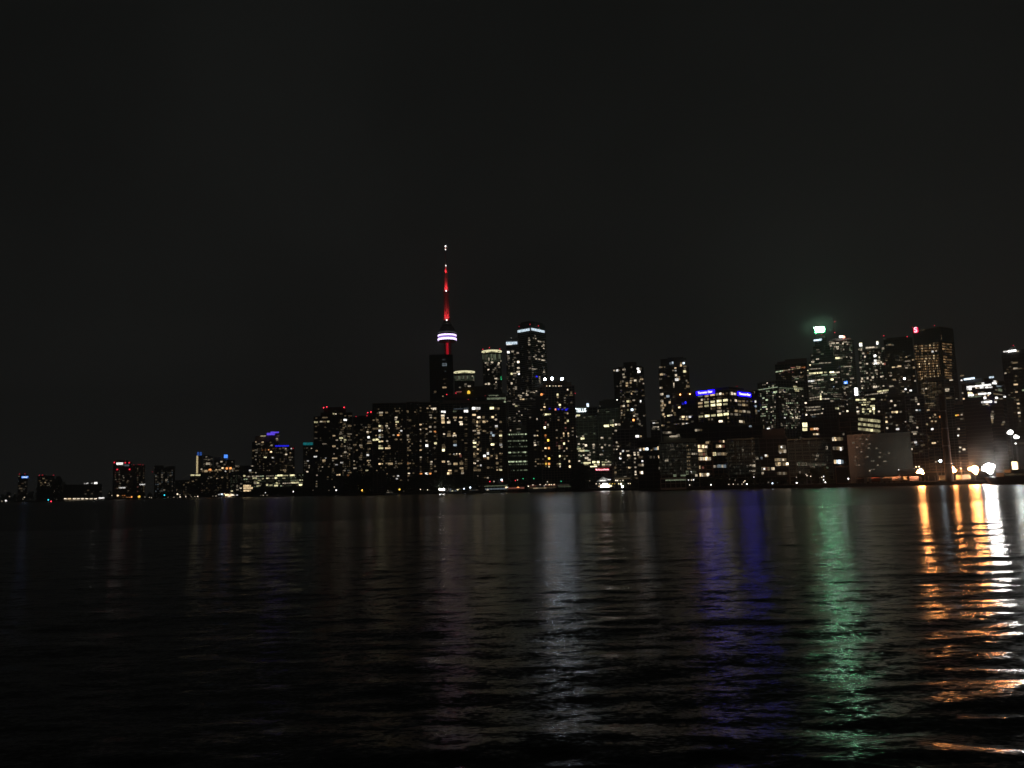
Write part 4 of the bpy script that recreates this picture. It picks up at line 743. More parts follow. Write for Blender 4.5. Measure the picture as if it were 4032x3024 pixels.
# -- financial district
b = B('office_tower', 'wide dark office slab crossed by a thin light line, left of the green-signed tower', 'building', 2980, 3062, 3172, 1498, 1180, a=42, wall='n', fh=3.9, bay=6, roof=())
b.band(2982, 1534, 3062, 1526, 2.6, 'g3', 9, 'light_band', face='A', gap=.12); b.band(3066, 1524, 3158, 1534, 2.6, 'g2', 9, 'light_band', face='B', gap=.12)
b.lit(12, '235,1022,w4s 620,1008,w4s 310,1058,w3/10x3 340,1140,g4/18x6 235,1155,w3s 150,1165,w3s 410,1138,w3s 450,1135,w3s 600,1070,y3/14x6 620,1100,y4/18x7 660,1095,y2/20x9 625,1125,y3/16x5 600,1090,y3 530,1165,w2 185,1220,g4/10x5 230,1243,g4/10x5 200,1335,g4/22x4 230,1362,w4 290,1340,w3 185,1422,g2/22x3 180,1452,g3/28x4 290,1400,w4s 85,1265,w4s 90,1325,w3/7x6 85,1400,w2/6x9 185,1510,w2s 235,1532,w2/10x4 185,1600,k2/9x12 250,1622,p5/14x7 300,1590,w2/9x10 440,1305,w2 510,1335,w3s 630,1340,w3s 545,1420,w4s 530,1400,w2 600,1375,w2 440,1390,w2 560,1245,w1 605,1290,w1 465,1475,p4s 570,1475,w4s 620,1478,w4/8x6 545,1480,w1 660,1455,w2 425,1575,w2 515,1375,w2 375,1170,r2s 455,1355,w1 580,1500,w1')
b.grid(2984, 1510, 3060, 1700, 8, 8.8, .38, 'gw', st='0123', run=2, rowv=.4, face='A').grid(3066, 1530, 3166, 1690, 7, 8.8, .4, 'gw', st='0123', run=2, rowv=.3, face='B').end()
b = B('office_tower', 'dark brown office slab with an orange-white dotted line near its top', 'building', 3050, 3176, 3176, 1428, 1330, wall='b', fh=3.9, bay=5, d=34, roof=[(3060, 3176, 1420), (3090, 3176, 1412)])
for i in range(18): b.pane(3053 + i * 6.8, 1465 - i * 1.15, 5.2, 4, ('g4', 'w3', 'k3', 'o3')[min(3, i // 5)])
b.lit(12, '570,820,m3/16x3 640,810,k3/18x3 690,820,m2s 720,830,m3s 400,900,w3s 680,885,w4s 440,880,m1 520,880,m1 570,882,m2s 600,945,w3/14x4 680,945,w2/14x3 620,965,g2/16x4 345,1000,w2s')
b.grid(3054, 1478, 3172, 1520, 7, 8, .25, 'wk', st='0112', run=2).end()
# stepped pyramid-topped bank tower with the blown-out green sign
b = B('office_tower', 'stepped office tower with a dazzling green sign on its peak', 'building', 3174, 3312, 3312, 1460, 1460, wall='n', fh=3.9, bay=4, d=44, roof=())
for uL, uR, vT, y0, y1 in ((3182, 3300, 1424, .05, .95), (3190, 3282, 1392, .12, .88), (3200, 3268, 1362, .18, .82), (3206, 3255, 1328, .25, .75), (3209, 3246, 1282, .3, .7)):
    p = b.local(uL, vT, 'A')[0]; q = b.local(uR, vT, 'A')[0]; mb = MB(); z = p.z; z0 = b.h - 1; nfl = int((z - z0) / 3.9)
    mb.box(p.x + .3, b.d*y0 + .3, z0, q.x - .3, b.d*y1 - .3, z - .3, 1)
    for i in range(nfl + 1): mb.box(p.x, b.d*y0, z - i*3.9 - .4, q.x, b.d*y1, z - i*3.9 + .3, 0)
    mb.build('setback_tier', [GREEN, GLASS], b.e)
p = b.local(3210, 1305, 'A')[0]; q = b.local(3244, 1284, 'A')[0]
mb = MB(); mb.box(p.x, b.d*.3 - 1.2, p.z, q.x, b.d*.3 - .2, q.z); gs = mb.build('sign', BLACK, b.e); mb = MB(); mb.v = [(p.x, b.d*.3 - 1.26, p.z), (q.x, b.d*.3 - 1.26, p.z), (q.x, b.d*.3 - 1.26, q.z), (p.x, b.d*.3 - 1.26, q.z)]; mb.f = [(0, 1, 2, 3)]; mb.mi = [0]; mb.build('sign_face', mat('sign_green_face', (.02, .3, .1), .4, emit=(.18, 1, .42), strength=100), gs)
mb = MB(); x0, x1, z0, z1 = p.x - 2, q.x + 2, p.z - 1.8, q.z + 1.8; yy_ = b.d*.3
for bx in ((x0, z0, x1, p.z), (x0, q.z, x1, z1), (x0, p.z, p.x, q.z), (q.x, p.z, x1, q.z)): mb.box(bx[0], yy_ - 1.1, bx[1], bx[2], yy_ - .5, bx[3])
mb.build('sign_halo_rim', mat('sign_green_halo', (.02, .2, .08), .4, emit=(.03, .75, .22), strength=.8), gs)  # glowing rim added to imitate the green bloom around the sign
me = text_mesh('TD', 13, mat('sign_pale_green_letters', (.5, .5, .5), .4, emit=(.8, 1, .85), strength=60), .3, .3); o = bpy.data.objects.new('sign_lettering', me); COL.objects.link(o); o.parent = gs
o.location = ((p.x + q.x)/2, b.d*.3 - 1.8, (p.z + q.z)/2)
for (u0_, u1_, v_, c) in ((3204, 3224, 1336, 'c5'), (3226, 3229.5, 1334, 'c5'), (3231, 3235, 1333, 'c4')):
    p = b.local(u0_, v_ + 4, 'A')[0]; q = b.local(u1_, v_ - 4, 'A')[0]; mb = MB(); mb.box(p.x, b.d*.25 - .9, p.z, q.x, b.d*.25 - .1, q.z); mb.build('sign', lit(c), b.e)
b.beacon((3226, 1275), (3236, 1318), code='r4', r=4.5, yy=.1, mast=0)
b.r = random.Random(21)
for (zx0, zx1, zy, c, n, hh) in ((340, 420, 237, 'w2', 3, 4), (345, 430, 288, 'w2', 4, 4), (430, 650, 330, 'g2', 6, 4), (240, 275, 365, 'w2', 1, 4), (335, 400, 440, 'w4', 3, 5), (240, 300, 465, 'w2', 3, 5),
                         (240, 300, 505, 'w4', 3, 5), (370, 600, 485, 'w4', 6, 5), (400, 660, 525, 'w3', 8, 5), (190, 230, 570, 'y5', 1, 6), (240, 480, 545, 'g2', 7, 3), (125, 180, 685, 'y5', 2, 5),
                         (190, 450, 650, 'w3', 9, 4), (130, 240, 785, 'w3', 4, 4), (190, 475, 742, 'y5', 12, 7), (510, 565, 727, 'y4', 2, 6), (625, 715, 723, 'y6', 3, 7), (720, 835, 730, 'w4', 5, 6),
                         (450, 580, 782, 'g3', 5, 5), (615, 765, 778, 'g3', 6, 5), (145, 305, 912, 'p5', 7, 8), (310, 355, 900, 'w3', 2, 7), (360, 500, 885, 'w4', 6, 6), (650, 705, 878, 'y6', 2, 7),
                         (240, 355, 958, 'w3', 4, 4), (130, 270, 1020, 'w3', 6, 5), (250, 430, 1055, 'w3', 6, 5), (140, 215, 1125, 'w2', 3, 6), (770, 840, 838, 'w2', 3, 5), (745, 785, 930, 'w3', 2, 6)):
    for i in range(n):
        zx = zx0 + (zx1 - zx0) * (i + .5) / n; yv = zy + (0 if n < 3 else (i - n/2) * -1.6)
        u = 3150 + zx / 5.351; v = 1330 + yv / 5.351
        tiers = ((1460, 0), (1424, .05), (1392, .12), (1362, .18), (1328, .25))
        y0 = 0
        for tv, ty in tiers:
            if v < tv: y0 = {1460: .05, 1424: .12, 1392: .18, 1362: .25, 1328: .3}[tv]
        pp = b.local(u, v, 'A')[0]
        sc_ = (zx1 - zx0) / n / 5.351 * .78 * b.px
        code = c[0] + (b.r.choice([c[1], c[1], str(max(0, int(c[1]) - 1))]))
        b.panes.append(((pp.x, b.d*y0 - .15, pp.z), (sc_, .3, hh * b.px * .85), code))
b.grid(3178, 1462, 3308, 1640, 6, 7.4, .45, 'gw', .75, .45, '0112', run=4, rowv=.6).end()
b = B('office_tower', 'broad office block with curving lines of light below the green-signed tower', 'building', 3166, 3336, 3336, 1556, 1120, wall='c', fh=3.9, bay=4)
for (zx0, zx1, zy, zy2, c, n, hh) in ((190, 440, 1275, 1240, 'w3', 10, 5), (500, 580, 1180, 1185, 'w3', 4, 5), (180, 400, 1320, 1295, 'w2', 9, 4), (430, 620, 1290, 1285, 'w4', 6, 4), (620, 850, 1283, 1285, 'g2', 10, 4),
                              (850, 1080, 1290, 1330, 'w2', 9, 4), (130, 430, 1475, 1450, 'w3', 11, 5), (130, 430, 1530, 1508, 'w3', 12, 5), (640, 720, 1332, 1332, 'w3', 3, 5), (740, 820, 1487, 1487, 'y4', 3, 7),
                              (800, 930, 1440, 1445, 'w2', 5, 5), (220, 470, 1625, 1595, 'w3', 10, 4), (80, 140, 1590, 1585, 'w2', 3, 4), (650, 880, 1190, 1190, 'w2', 8, 5), (700, 910, 1230, 1250, 'w2', 7, 4),
                              (980, 1120, 1400, 1415, 'w3', 6, 4), (250, 330, 1660, 1660, 'c2', 4, 6), (930, 1040, 1185, 1205, 'w2', 5, 5), (430, 440, 1180, 1190, 'y4', 1, 6)):
    for i in range(n):
        t_ = (i + .5) / n; b.pane(3150 + (zx0 + (zx1-zx0)*t_) / 5.351, 1330 + (zy + (zy2-zy)*t_) / 5.351, (zx1-zx0)/n/5.351*.75, hh, c[0] + b.r.choice([c[1], str(max(0, int(c[1])-1))]))
b.lit(18, '435,1240,y5/5x8 437,1290,y5/5x7 95,1375,w5/7x6 465,1142,w4/5x5 440,1190,w4s 105,1625,w5/6x6 485,1500,w4s 465,1590,w4s 1000,1545,w5/7x6 850,1595,w4/9x7 1110,1410,w4s 120,1460,w2 910,1550,w2 710,1030,c3s 280,1210,w1')
b.end()
b = B('office_tower', 'pale-lettered office tower with a mast beside the green-signed peak', 'building', 3262, 3362, 3362, 1338, 1600, wall='g', fh=3.9, bay=4, d=50, roof=[(3270, 3350, 1330)])
mb = MB(); p = b.local(3287, 1330, 'A')[0]; q = b.local(3284, 1198, 'A')[0]; mb.tube((p.x, b.d*.4, b.h), (p.x, b.d*.4, (b.h+q.z)/2), 1.0, 6, r2=.6); mb.tube((p.x, b.d*.4, (b.h+q.z)/2), (p.x, b.d*.4, q.z), .55, 6, r2=.2); mb.build('roof_mast', STEEL, b.e)
b.beacon((3287, 1267), (3287, 1309), code='r5', r=4.5, yy=.38, mast=0); b.beacon((3308, 1313), code='w2', r=4, yy=.1, mast=0)
b.band(3303.5, 1324, 3320, 1327, 8, 'p6', 1, 'sign', proud=1); p = b.local(3322, 1327, 'A')[0]; mb = MB(); mb.ball((p.x, -.8, p.z), 2.6); mb.build('sign_emblem', lit('m6'), b.e)
b.lit(18, '640,85,w2/18x4 695,115,w4/14x5 630,130,w3/14x3 790,110,w4/11x5 625,168,w3/11x6 735,190,w3/6x5 790,190,w4/10x5 795,230,w4/9x5 950,88,w3/14x5 1010,95,w2/10x4 905,120,w4/5x6 1000,135,w3/6x5 1060,150,w1 920,240,w3s 1055,258,w3s 760,428,y5/5x7 810,427,y5/12x7 870,430,w3/8x5 985,405,w3s 1080,425,w3/7x5 910,400,w1 790,400,w1 1000,605,w3/30x4 900,600,g2/14x4 1090,620,g2/10x4 1055,650,w2 1050,695,w2 1005,765,w3/9x5 930,760,w1/9x5 1095,855,w3/14x5 1070,935,w3s 980,1040,w3/14x5 930,1030,w1 940,1072,w3/7x5 1060,1005,w3s 945,1155,w3/7x5 1075,1130,w1 795,640,w2')
b.pane(3330, 1506, 14, 11, 's5'); b.pane(3329, 1507, 8, 5, 'c5')
b.grid(3266, 1345, 3358, 1600, 7, 8, .35, 'gw', st='0112', run=3, rowv=.5).end()
b = B('office_tower', 'greenish tower with two small square lanterns on its roof corners', 'building', 3378, 3482, 3482, 1372, 1340, wall='n', fh=3.6, bay=5, d=34, roof=[(3384, 3396, 1346), (3406, 3446, 1362), (3449, 3462, 1343)])
for u, v, w_, h_ in ((3389, 1358, 11, 12), (3454.5, 1351, 7, 11)):
    b.pane(u, v, w_, h_, 'p5'); 
    b.pane(u, v - h_/2 - 1.2, w_, 2.5, 'y5')
b.band(3409, 1371, 3443, 1366, 5, 'w4', 3, 'light_band', proud=1)
b.lit(18, '1250,245,w2/10x7 1285,245,w3/8x9 1610,205,w2/9x7 1750,225,w3/8x8 1330,330,w3/8x7 1430,320,o2s 1660,310,w2/5x7 1368,398,w4/6x6 1580,380,p6/8x8 1670,410,w4/5x8 1585,480,p5/9x8 1650,480,w3/14x5 1545,540,w3 1600,540,p5/18x8 1650,530,w4/10x8 1710,515,w4/5x7 1750,550,w4/6x6 1700,550,w2 1242,530,w3/8x7 1415,548,w4/7x6 1370,550,w2 1250,625,w3/8x6 1605,685,w3/10x6 1615,740,w2/8x6 1625,770,w3s 1412,745,w3/7x6 1510,740,w2/10x5 1375,705,w2 1312,860,w4/6x8 1423,850,w4/6x8 1535,835,w4/8x8 1497,893,w3 1350,912,w3s 1278,922,w4/6x5 1715,820,w4/7x5 1745,810,w3 1825,860,w2s 1300,1010,w2/12x5 1297,1062,w4/6x6 1580,1030,w4/14x8 1625,1030,w3/14x4 1760,1015,w3/6x6 1260,1165,w2 1300,1165,w4/6x6 1485,1142,w4s 1835,548,m3/7x8 1595,1085,w1')
b.grid(3380, 1380, 3478, 1540, 7, 8.5, .4, 'gw', st='0122', colv=.7).end()
b = B('office_block', 'greenish office block with two dotted lines of light and a tall white sign', 'building', 3366, 3500, 3500, 1534, 1050, wall='n', fh=3.8, bay=5, d=30, roof=[(3366, 3378, 1528)])
b.band(3364.5, 1542, 3378, 1542, 30, 'p6', 1, 'sign', face='A', proud=1.2)
for i in range(8): b.pane(3457 + i*5.6, 1542 - i*.8, 4.2, 6, 'y4' if i not in (3, 7) else 'y3')
for i in range(14): b.pane(3408 + i*6.6, 1556 - i*.9, 4.5, 4.5, b.r.choice(['w3', 'w4', 'w3', 'w2']))
b.lit(18, '1210,1310,y5/13x7 1290,1310,y3/10x5 1350,1308,y4/14x6 1535,1293,y4/15x6 1270,1365,g2/12x4 1360,1362,y3/12x5 1450,1355,y3/12x5 1345,1410,y4/16x5 1425,1405,y3 1530,1438,y4/16x7 1330,1505,y4/8x8 1390,1505,y2/10x5 1440,1502,y4 1480,1500,y3 1550,1490,y5/9x10 1335,1558,y4/8x6 1480,1548,y5/7x7 1555,1535,y4/6x7 1558,1590,y4/5x7 1560,1642,y4/8x7 1410,1605,y2/18x5 1195,1468,w4/6x6 1200,1555,w5/7x6 1240,1550,w3 1665,1553,w4/6x6 1230,1475,w1 1170,1600,w2/10x8 1720,1305,w2/6x6 1320,1270,w2')
b.grid(3385, 1565, 3446, 1640, 6, 8, .35, 'yg', st='0012').end()
b = B('office_tower', 'tall unlit black tower left of the red-emblem tower', 'building', 3478, 3592, 3592, 1330, 1380, wall='k', fh=3.9, bay=4, d=44, roof=[(3490, 3580, 1326)])
b.beacon((3480, 1322), (3572, 1326), code='r5', r=4.5, yy=.02, mast=0)
b.lit(14, '465,515,w1/10x6 495,510,w2/12x6 535,515,w1/10x6 640,672,w3/8x4 710,665,w4/6x5 725,720,w2/20x5 545,797,w4/11x5 620,785,w4/14x6 595,795,w3/8x4 735,775,w3/14x5 710,805,w3/9x5 820,800,w3/7x7 515,870,w3s 510,905,w3/9x5 400,915,w3 555,957,w3/12x6 685,943,p6/8x8 650,920,w2 805,910,w2 840,970,w3/6x6 515,1040,w4/16x6 420,1040,w2s 700,1078,p5/6x6 675,1107,w3/8x6 765,1095,p5/9x6 730,1120,w2 820,700,w3 530,955,w1')
b.grid(3482, 1390, 3590, 1560, 7, 8, .25, 'w', st='0012', run=2).end()
b = B('office_tower', 'big amber-windowed tower with a red emblem sign at its top corner', 'building', 3592, 3702, 3752, 1288, 1440, a=28, wall='b', fh=3.9, bay=3.6, roof=())
mb = MB(); mb.box(-b.w/2 + .6, .6, b.h - 24, b.w/2 - .6, b.d - .6, b.h - .5); mb.box(-b.w/2 + 1, -.35, b.h - 26, b.w/2 - 1, .2, b.h - 1.2); mb.box(b.w/2 - .2, 1, b.h - 26, b.w/2 + .35, b.d - 1, b.h - 1.2); mb.build('crown_panels', BLACK, b.e)
p = b.local(3600, 1311, 'A')[0]; q = b.local(3615, 1289, 'A')[0]
mb = MB(); mb.box(p.x, -1.6, p.z, q.x, -.6, q.z); sg2 = mb.build('sign', mat('emblem_red', (.3, .01, .02), .4, emit=(1, .0, .06), strength=2.2), b.e)
me = text_mesh('S', 13, mat('emblem_pink_white', (.5, .3, .3), .4, emit=(1, .42, .48), strength=3), .3, .35); o = bpy.data.objects.new('sign_lettering', me); COL.objects.link(o); o.parent = sg2
o.location = ((p.x+q.x)/2, -2.1, (p.z+q.z)/2)
b.beacon((3593, 1289), (3679, 1282), code='r4', r=4.5, yy=.02, mast=0)
b.pane(3632, 1300, 22, 7, 'w0')
Rg = random.Random(8)
for row in range(26):
    v = 1320 + row * 10.2
    dark = row in (2, 7)
    if v > 1500: break
    for i in range(13):
        u = 3600 + i * 7.7 + (row * 1.1 if row > 9 else 0)
        if u > 3702: continue
        hi = i in (1, 4, 6, 8, 10)
        if Rg.random() < (.97 if not dark else .3): b.pane(u, v - (u-3650)*.05, 4.6, 5.4, Rg.choice(['h2', 'h3', 'h3', 'k3', 'h3', 'k4'] if hi else ['h1', 'h1', 'h2', 'h2']))
    for i in range(5):
        if Rg.random() < (.9 if not dark else .3): b.pane(3705 + i * 9.5, v + 2 + i * .9, 8.6, 5.0, Rg.choice(['h2', 'h1', 'h1', 'h2', 'h3']))
b.lit(14, '945,450,w4/6x6 990,443,w4/5x5 1025,410,w4/4x8 1112,437,p5/6x6 1222,432,w4/6x6 1222,460,w4/6x6 1045,597,p5/8x7 1090,590,w4/5x6 950,910,w4 1155,907,w4/7x6 990,940,w3/5x6 910,940,w3/6x6')
b.end()
b = B('office_block', 'brownish office block of dim windows under the red-emblem tower', 'building', 3614, 3716, 3745, 1494, 1180, a=24, wall='b', fh=3.6, bay=4, roof=[(3640, 3700, 1486)])
b.lit(19, '850,225,w2/10x5 905,218,w4/6x5 935,220,w2 860,260,w3/5x8 860,300,w2/9x5 860,335,w2/8x5 915,335,w3/10x4 1040,365,k1 1005,470,k2/16x4 1020,505,k2/26x4 1000,490,k1 940,587,k3/9x5 1130,260,k1/14x4 1050,270,k1/16x3 1040,290,k1/20x3')
b.grid(3618, 1504, 3714, 1640, 7, 8, .45, 'kk', st='0112', run=3, rowv=.5).end()
b = B('office_block', 'white-striped office slice between the chimney and the bright offices', 'building', 3718, 3756, 3756, 1524, 1170, wall='p', fh=3.8, bay=5, d=26)
b.lit(14, '1230,1078,w4/15x5 1230,1100,w3/14x5 1225,1065,w1/12x4 1250,1190,k1/20x8 1285,962,w4/12x4').end()
b = B('office_tower', 'brilliantly lit office block striped in white with two white roof signs', 'building', 3782, 3906, 3956, 1500, 900, a=28, wall='k', fh=3.9, bay=5, pier=False, roof=[(3795, 3860, 1494)])
b.band(3797, 1493, 3838, 1490, 7, 'c5', 2, 'sign', face='A', proud=1.2, gap=.02); b.band(3896, 1484, 3914, 1487, 7, 'c4', 1, 'sign', proud=1.2)
b.lit(21, '175,925,k3/15x5 225,1028,p5/6x5')
for (x0_, x1_, y0_, y1_, c, n, hh) in ((345, 940, 1195, 1135, 'p5', 9, 7), (345, 465, 1240, 1240, 'p5', 2, 8), (560, 640, 1215, 1215, 'w4', 2, 5), (665, 770, 1205, 1200, 'p5', 2, 7), (800, 970, 1200, 1195, 'p5', 3, 6),
                                  (375, 490, 1335, 1340, 'w5', 3, 7), (380, 520, 1390, 1385, 'p5', 2, 8), (520, 620, 1385, 1370, 'w3', 3, 6), (625, 930, 1362, 1342, 'p5', 5, 7), (940, 1210, 1350, 1380, 'w2', 5, 4),
                                  (390, 700, 1440, 1415, 'g2', 6, 5), (700, 960, 1560, 1545, 'p5', 4, 8), (690, 770, 1310, 1300, 'w2', 3, 4), (1060, 1185, 1172, 1172, 'c2', 2, 6), (1110, 1200, 1255, 1270, 'g2', 2, 11), (550, 700, 1110, 1080, 'g1', 4, 5), (820, 920, 1500, 1500, 'w2', 3, 5)):
    for i in range(n):
        t_ = (i + .5) / n; b.pane(3750 + (x0_ + (x1_-x0_)*t_) / 6.145, 1330 + (y0_ + (y1_-y0_)*t_) / 6.145, (x1_-x0_)/n/6.145*.93, hh, c)
b.lit(21, '740,1105,p5/10x8 1025,1052,p5/10x6 1015,1100,p5/16x7 1060,1060,w2/9x8 790,1455,p5/10x9 790,1410,w4/6x5 870,1395,w4/6x5 1070,1452,p5/9x7 1265,1425,p5/8x6 1170,1475,w2/14x5 1025,1557,p5/9x6 840,1605,w4/10x5 1045,1505,w2/10x7 1060,1260,w2 240,1340,w3/6x6 100,1470,w3/7x5 275,1475,w4/7x6 890,1640,w2/9x5 760,1620,w2/10x5')
b.end()
b = B('office_tower', 'dark tower at the right edge under a short white roof strip', 'building', 3942, 4040, 4040, 1388, 960, wall='k', fh=3.7, bay=5, d=34, roof=[(3962, 4034, 1376), (3975, 4000, 1366)])
b.band(3950, 1385, 3968, 1384, 5, 'p4', 2, 'light_band', proud=1); b.band(3968, 1383, 4002, 1381, 7, 'p6', 1, 'light_band', proud=1.3); b.band(4002, 1382, 4012, 1384, 5, 'w3', 1, 'light_band', proud=1); b.beacon((3990, 1360.5), code='r4', r=5, yy=.3)
b.lit(21, '1510,603,k2/20x6 1525,740,w4/14x6 1620,745,w1/20x5 1400,700,k1 1335,770,k1 1283,857,w4/7x6 1520,1040,k1/9x6 1540,930,k1/9x6 1535,1130,w4/14x6 1720,1270,g3/8x6 1550,1310,w3/9x6 1440,1325,k1/9x4 1580,1500,k3/9x7 1595,1595,w4/11x7 1400,1460,g0/20x5')
b.lit(15, '2140,128,w4/8x5 2140,182,w3/9x6 2150,245,w4/9x7 2155,290,w2/9x7 2130,75,w1 2160,350,w1')
b.grid(3946, 1400, 4030, 1700, 11, 10, .12, 'wk', .7, .45, '001').end()
b = B('condo_tower', 'dark rounded-shoulder tower behind the floodlit yard', 'building', 3896, 3952, 3952, 1598, 760, wall='k', fh=3.2, bay=4, pier=False, d=26, roof=[(3904, 3946, 1590)])
b.lit(15, '1810,230,w3/7x6 1785,265,w2 1800,290,w3/9x6 1795,315,w3/10x5 1790,340,w1 1830,265,w1 1745,345,k3/6x8 1780,370,k2 2000,360,w2/9x6 1940,395,w2/9x6').end()
b = B('condo_tower', 'brownish dim block with a string of orange lights across it', 'building', 3756, 3876, 3876, 1586, 940, wall='b', fh=3.2, bay=5, pier=False, d=28, roof=[(3770, 3860, 1578)])
b.lit(15, '1275,275,a4 1285,300,y4/7x8 1325,278,a4/6x6 1370,272,o4/6x6 1415,268,w3/6x6 1465,265,k2 1525,275,w4/9x6 1555,280,w3s 1410,322,w2/8x5 1440,325,k1 1550,415,w3/9x9 1550,435,g1/12x6 1500,440,k4/6x6 1470,442,k2/6x6 1260,410,k2/6x6 1378,450,w4/7x7 1268,510,w4/5x5 1280,530,w2/8x8 1362,532,p5/7x7 1330,530,w2/9x5 1503,520,k4/7x6 1305,612,w3/18x6 1400,620,k1 1398,687,w4/7x6 1445,712,w4/10x7 1290,718,w3/8x5 1340,743,w4/6x6 1320,768,w4/7x6 1400,878,k2/8x4 1350,65,w3/7x5 1445,65,w4/7x5 1210,62,k1/20x8')
b.grid(3760, 1600, 3872, 1820, 9, 9.5, .10, 'kw', st='001').end()
b = B('condo_tower', 'brown middle-distance tower with orange-tinted windows left of the chimney', 'building', 3640, 3714, 3714, 1616, 860, wall='b', fh=3.1, bay=5, d=26)
b.lit(15, '1075,268,w3/7x7 1150,295,o4/12x8 1095,303,k3s 1055,298,k3s 1010,310,k3/6x6 1035,352,w3/7x6 1085,352,w3/7x6 970,395,w3/7x6 1040,452,p5/8x7 1185,573,w5/7x7 1187,650,w4/7x6 1060,630,w4/14x6 990,210,k3/10x5 955,380,k1')
b.grid(3644, 1640, 3712, 1850, 9, 9.5, .14, 'kw', st='001').end()
b = B('condo_tower', 'dark condo tower with scattered cool windows right of the three-striped block', 'building', 3478, 3560, 3560, 1560, 930, wall='k', fh=3.1, bay=5, d=26, roof=[(3490, 3540, 1552)])
b.lit(19, '305,432,w4/7x7 370,508,w4/7x7 130,412,w1/8x7 290,555,w1/8x6 325,625,w5/7x7 375,620,w4/7x7 402,622,w5/6x8 465,617,w3/8x7 295,705,w3/7x9 203,715,w3/7x5 195,790,w5/7x7 175,900,w4/7x7 400,850,w2/8x7 405,915,p5/9x7 425,912,p5/6x7 420,992,w3/11x6 310,820,w1/8x8 90,610,w4/6x6 185,640,w1 220,340,w2s 680,628,w3/6x6 600,785,w3s')
b.grid(3482, 1575, 3556, 1700, 8, 9, .15, 'w', st='001').end()
b = B('condo_tower', 'dark condo tower with greyish balcony stripes between two dim blocks', 'building', 3562, 3638, 3638, 1556, 900, wall='c', fh=3.1, bay=5, d=26, roof=[(3576, 3620, 1548)])
b.lit(19, '725,375,w2/7x6 730,405,w3/8x6 735,440,w2/9x6 770,485,w4/7x6 740,590,p4/7x5 790,590,c2/8x7 680,410,w1 650,703,w2/14x6 640,745,w2/10x6 650,780,w2/14x6 700,810,w1/14x5 750,888,w4/6x6 710,995,w3/12x7 690,965,w2/16x6 740,960,w2 820,1005,w1/9x7 720,1140,p4/9x8 675,1145,w2/11x6 740,1180,c1/12x6 645,1258,w4/9x7 680,1215,w1/9x6 850,1190,k1/14x7 820,1295,k1/10x6 730,1330,k1/12x5')
b.grid(3566, 1570, 3634, 1840, 9, 9, .2, 'w', st='0001').end()

# smokestack
D_ = 551; p = P(3737, 1870, D_); e = empty('smokestack', (p.x, p.y, GZ)); tag(e, 'tall dark round chimney rising above the dock yard', 'chimney')
zt = P(3718, 1552, D_).z - GZ; mb = MB(); mb.lathe([(2.6, -2), (1.8, zt)], 0, 0, 20)
mb.build('stack', mat('sooty_brick', (.06, .045, .04), .9, var=.3), e); mb = MB(); mb.lathe([(1.95, zt - 1.5), (2.1, zt - 1.2), (2.1, zt + .2)], 0, 0, 20); mb.build('rim', BLACK, e)
for i in range(4):
    mb = MB(); z = zt * (i + 1) / 5; rr = 2.6 - .8 * (i + 1) / 5; mb.lathe([(rr + .02, z), (rr + .18, z + .1), (rr + .18, z + .5), (rr + .02, z + .6)], 0, 0, 20); mb.build('hoop', STEEL, e)

# -- waterfront condominiums
def ribbons(b, z, items):
    """lit glazed rooms: x0,y,x1 in survey units, height px, codes"""
    ox, oy, sc = ZO[z]
    for x0, y, x1, h, codes in items:
        n = len(codes) // 2
        for i in range(n):
            c = codes[2*i:2*i+2]
            if c == '--': continue
            u = ox + (x0 + (x1 - x0) * (i + .5) / n) / sc
            b.pane(u, oy + y / sc - (u - ox) * 0, (x1 - x0) / n / sc * .93, h, c)
b = B('condo_block', 'black-fronted waterfront condo with one row of white-lit rooms, leftmost of its group', 'building', 2506, 2596, 2596, 1736, 735, wall='k', fh=3.3, bay=7, d=26, roof=[(2526, 2590, 1724)])
ribbons(b, 11, [(120, 665, 290, 9, 'w0w3w1w4c4c5'), (355, 660, 450, 9, 'w1c2c3w4'), (130, 790, 200, 9, 'w1w1'), (310, 788, 345, 10, 'w1'), (440, 785, 458, 10, 'w4'), (120, 912, 215, 9, 'w1w2w3'), (155, 1030, 205, 11, 'w3w5'), (370, 788, 385, 10, 'w1')])
b.lit(11, '162,680,p5/7x7 268,662,p5/8x10 438,640,w5/6x8 195,852,p5/6x6 458,962,w3/4x9 180,1030,p5/8x9 335,680,w2 70,722,w4/7x6 80,755,w4/7x6 120,465,p5/10x8 172,465,w3/6x7 560,527,w2/11x12 752,535,w4/8x10').end()
glz = mat('greenish_curtain_glass', (.10, .115, .10), .35, emit=(.75, .80, .62), strength=.019, sample='NONE')
GLZ = [mat('curtain_glass_room_%s' % nm, (.10, .115, .10), .3, emit=c, strength=st, sample='NONE') for nm, c, st in
       (('unlit', (.7, .8, .65), .0008), ('faint', (.72, .80, .62), .007), ('dim', (.78, .80, .60), .014), ('soft', (.85, .80, .58), .028))]
def glow_face(b, u0, u1, v0, v1, nm, weights, n, rows):
    """glazed front seen floor by floor: each bay of curtain glass shows a more or less dim room"""
    p = b.local(u0, v1, 'A')[0]; q = b.local(u1, v0, 'A')[0]; H = (q.z - p.z) / rows
    mb = MB(); r = random.Random(int(u0))
    for i in range(n):
        cw = r.choice([.4, 1, 1, 1.6])
        for j in range(rows):
            x0 = p.x + (q.x - p.x) * i / n; x1 = p.x + (q.x - p.x) * (i + 1) / n
            k = r.choices(range(4), [weights[0] / cw, weights[1], weights[2] * cw, weights[3] * cw])[0]
            mb.box(x0 + .2, -.22, p.z + j*H + .5, x1 - .2, .06, p.z + (j+1)*H - .3, k)
    mb.build(nm, GLZ, b.e)
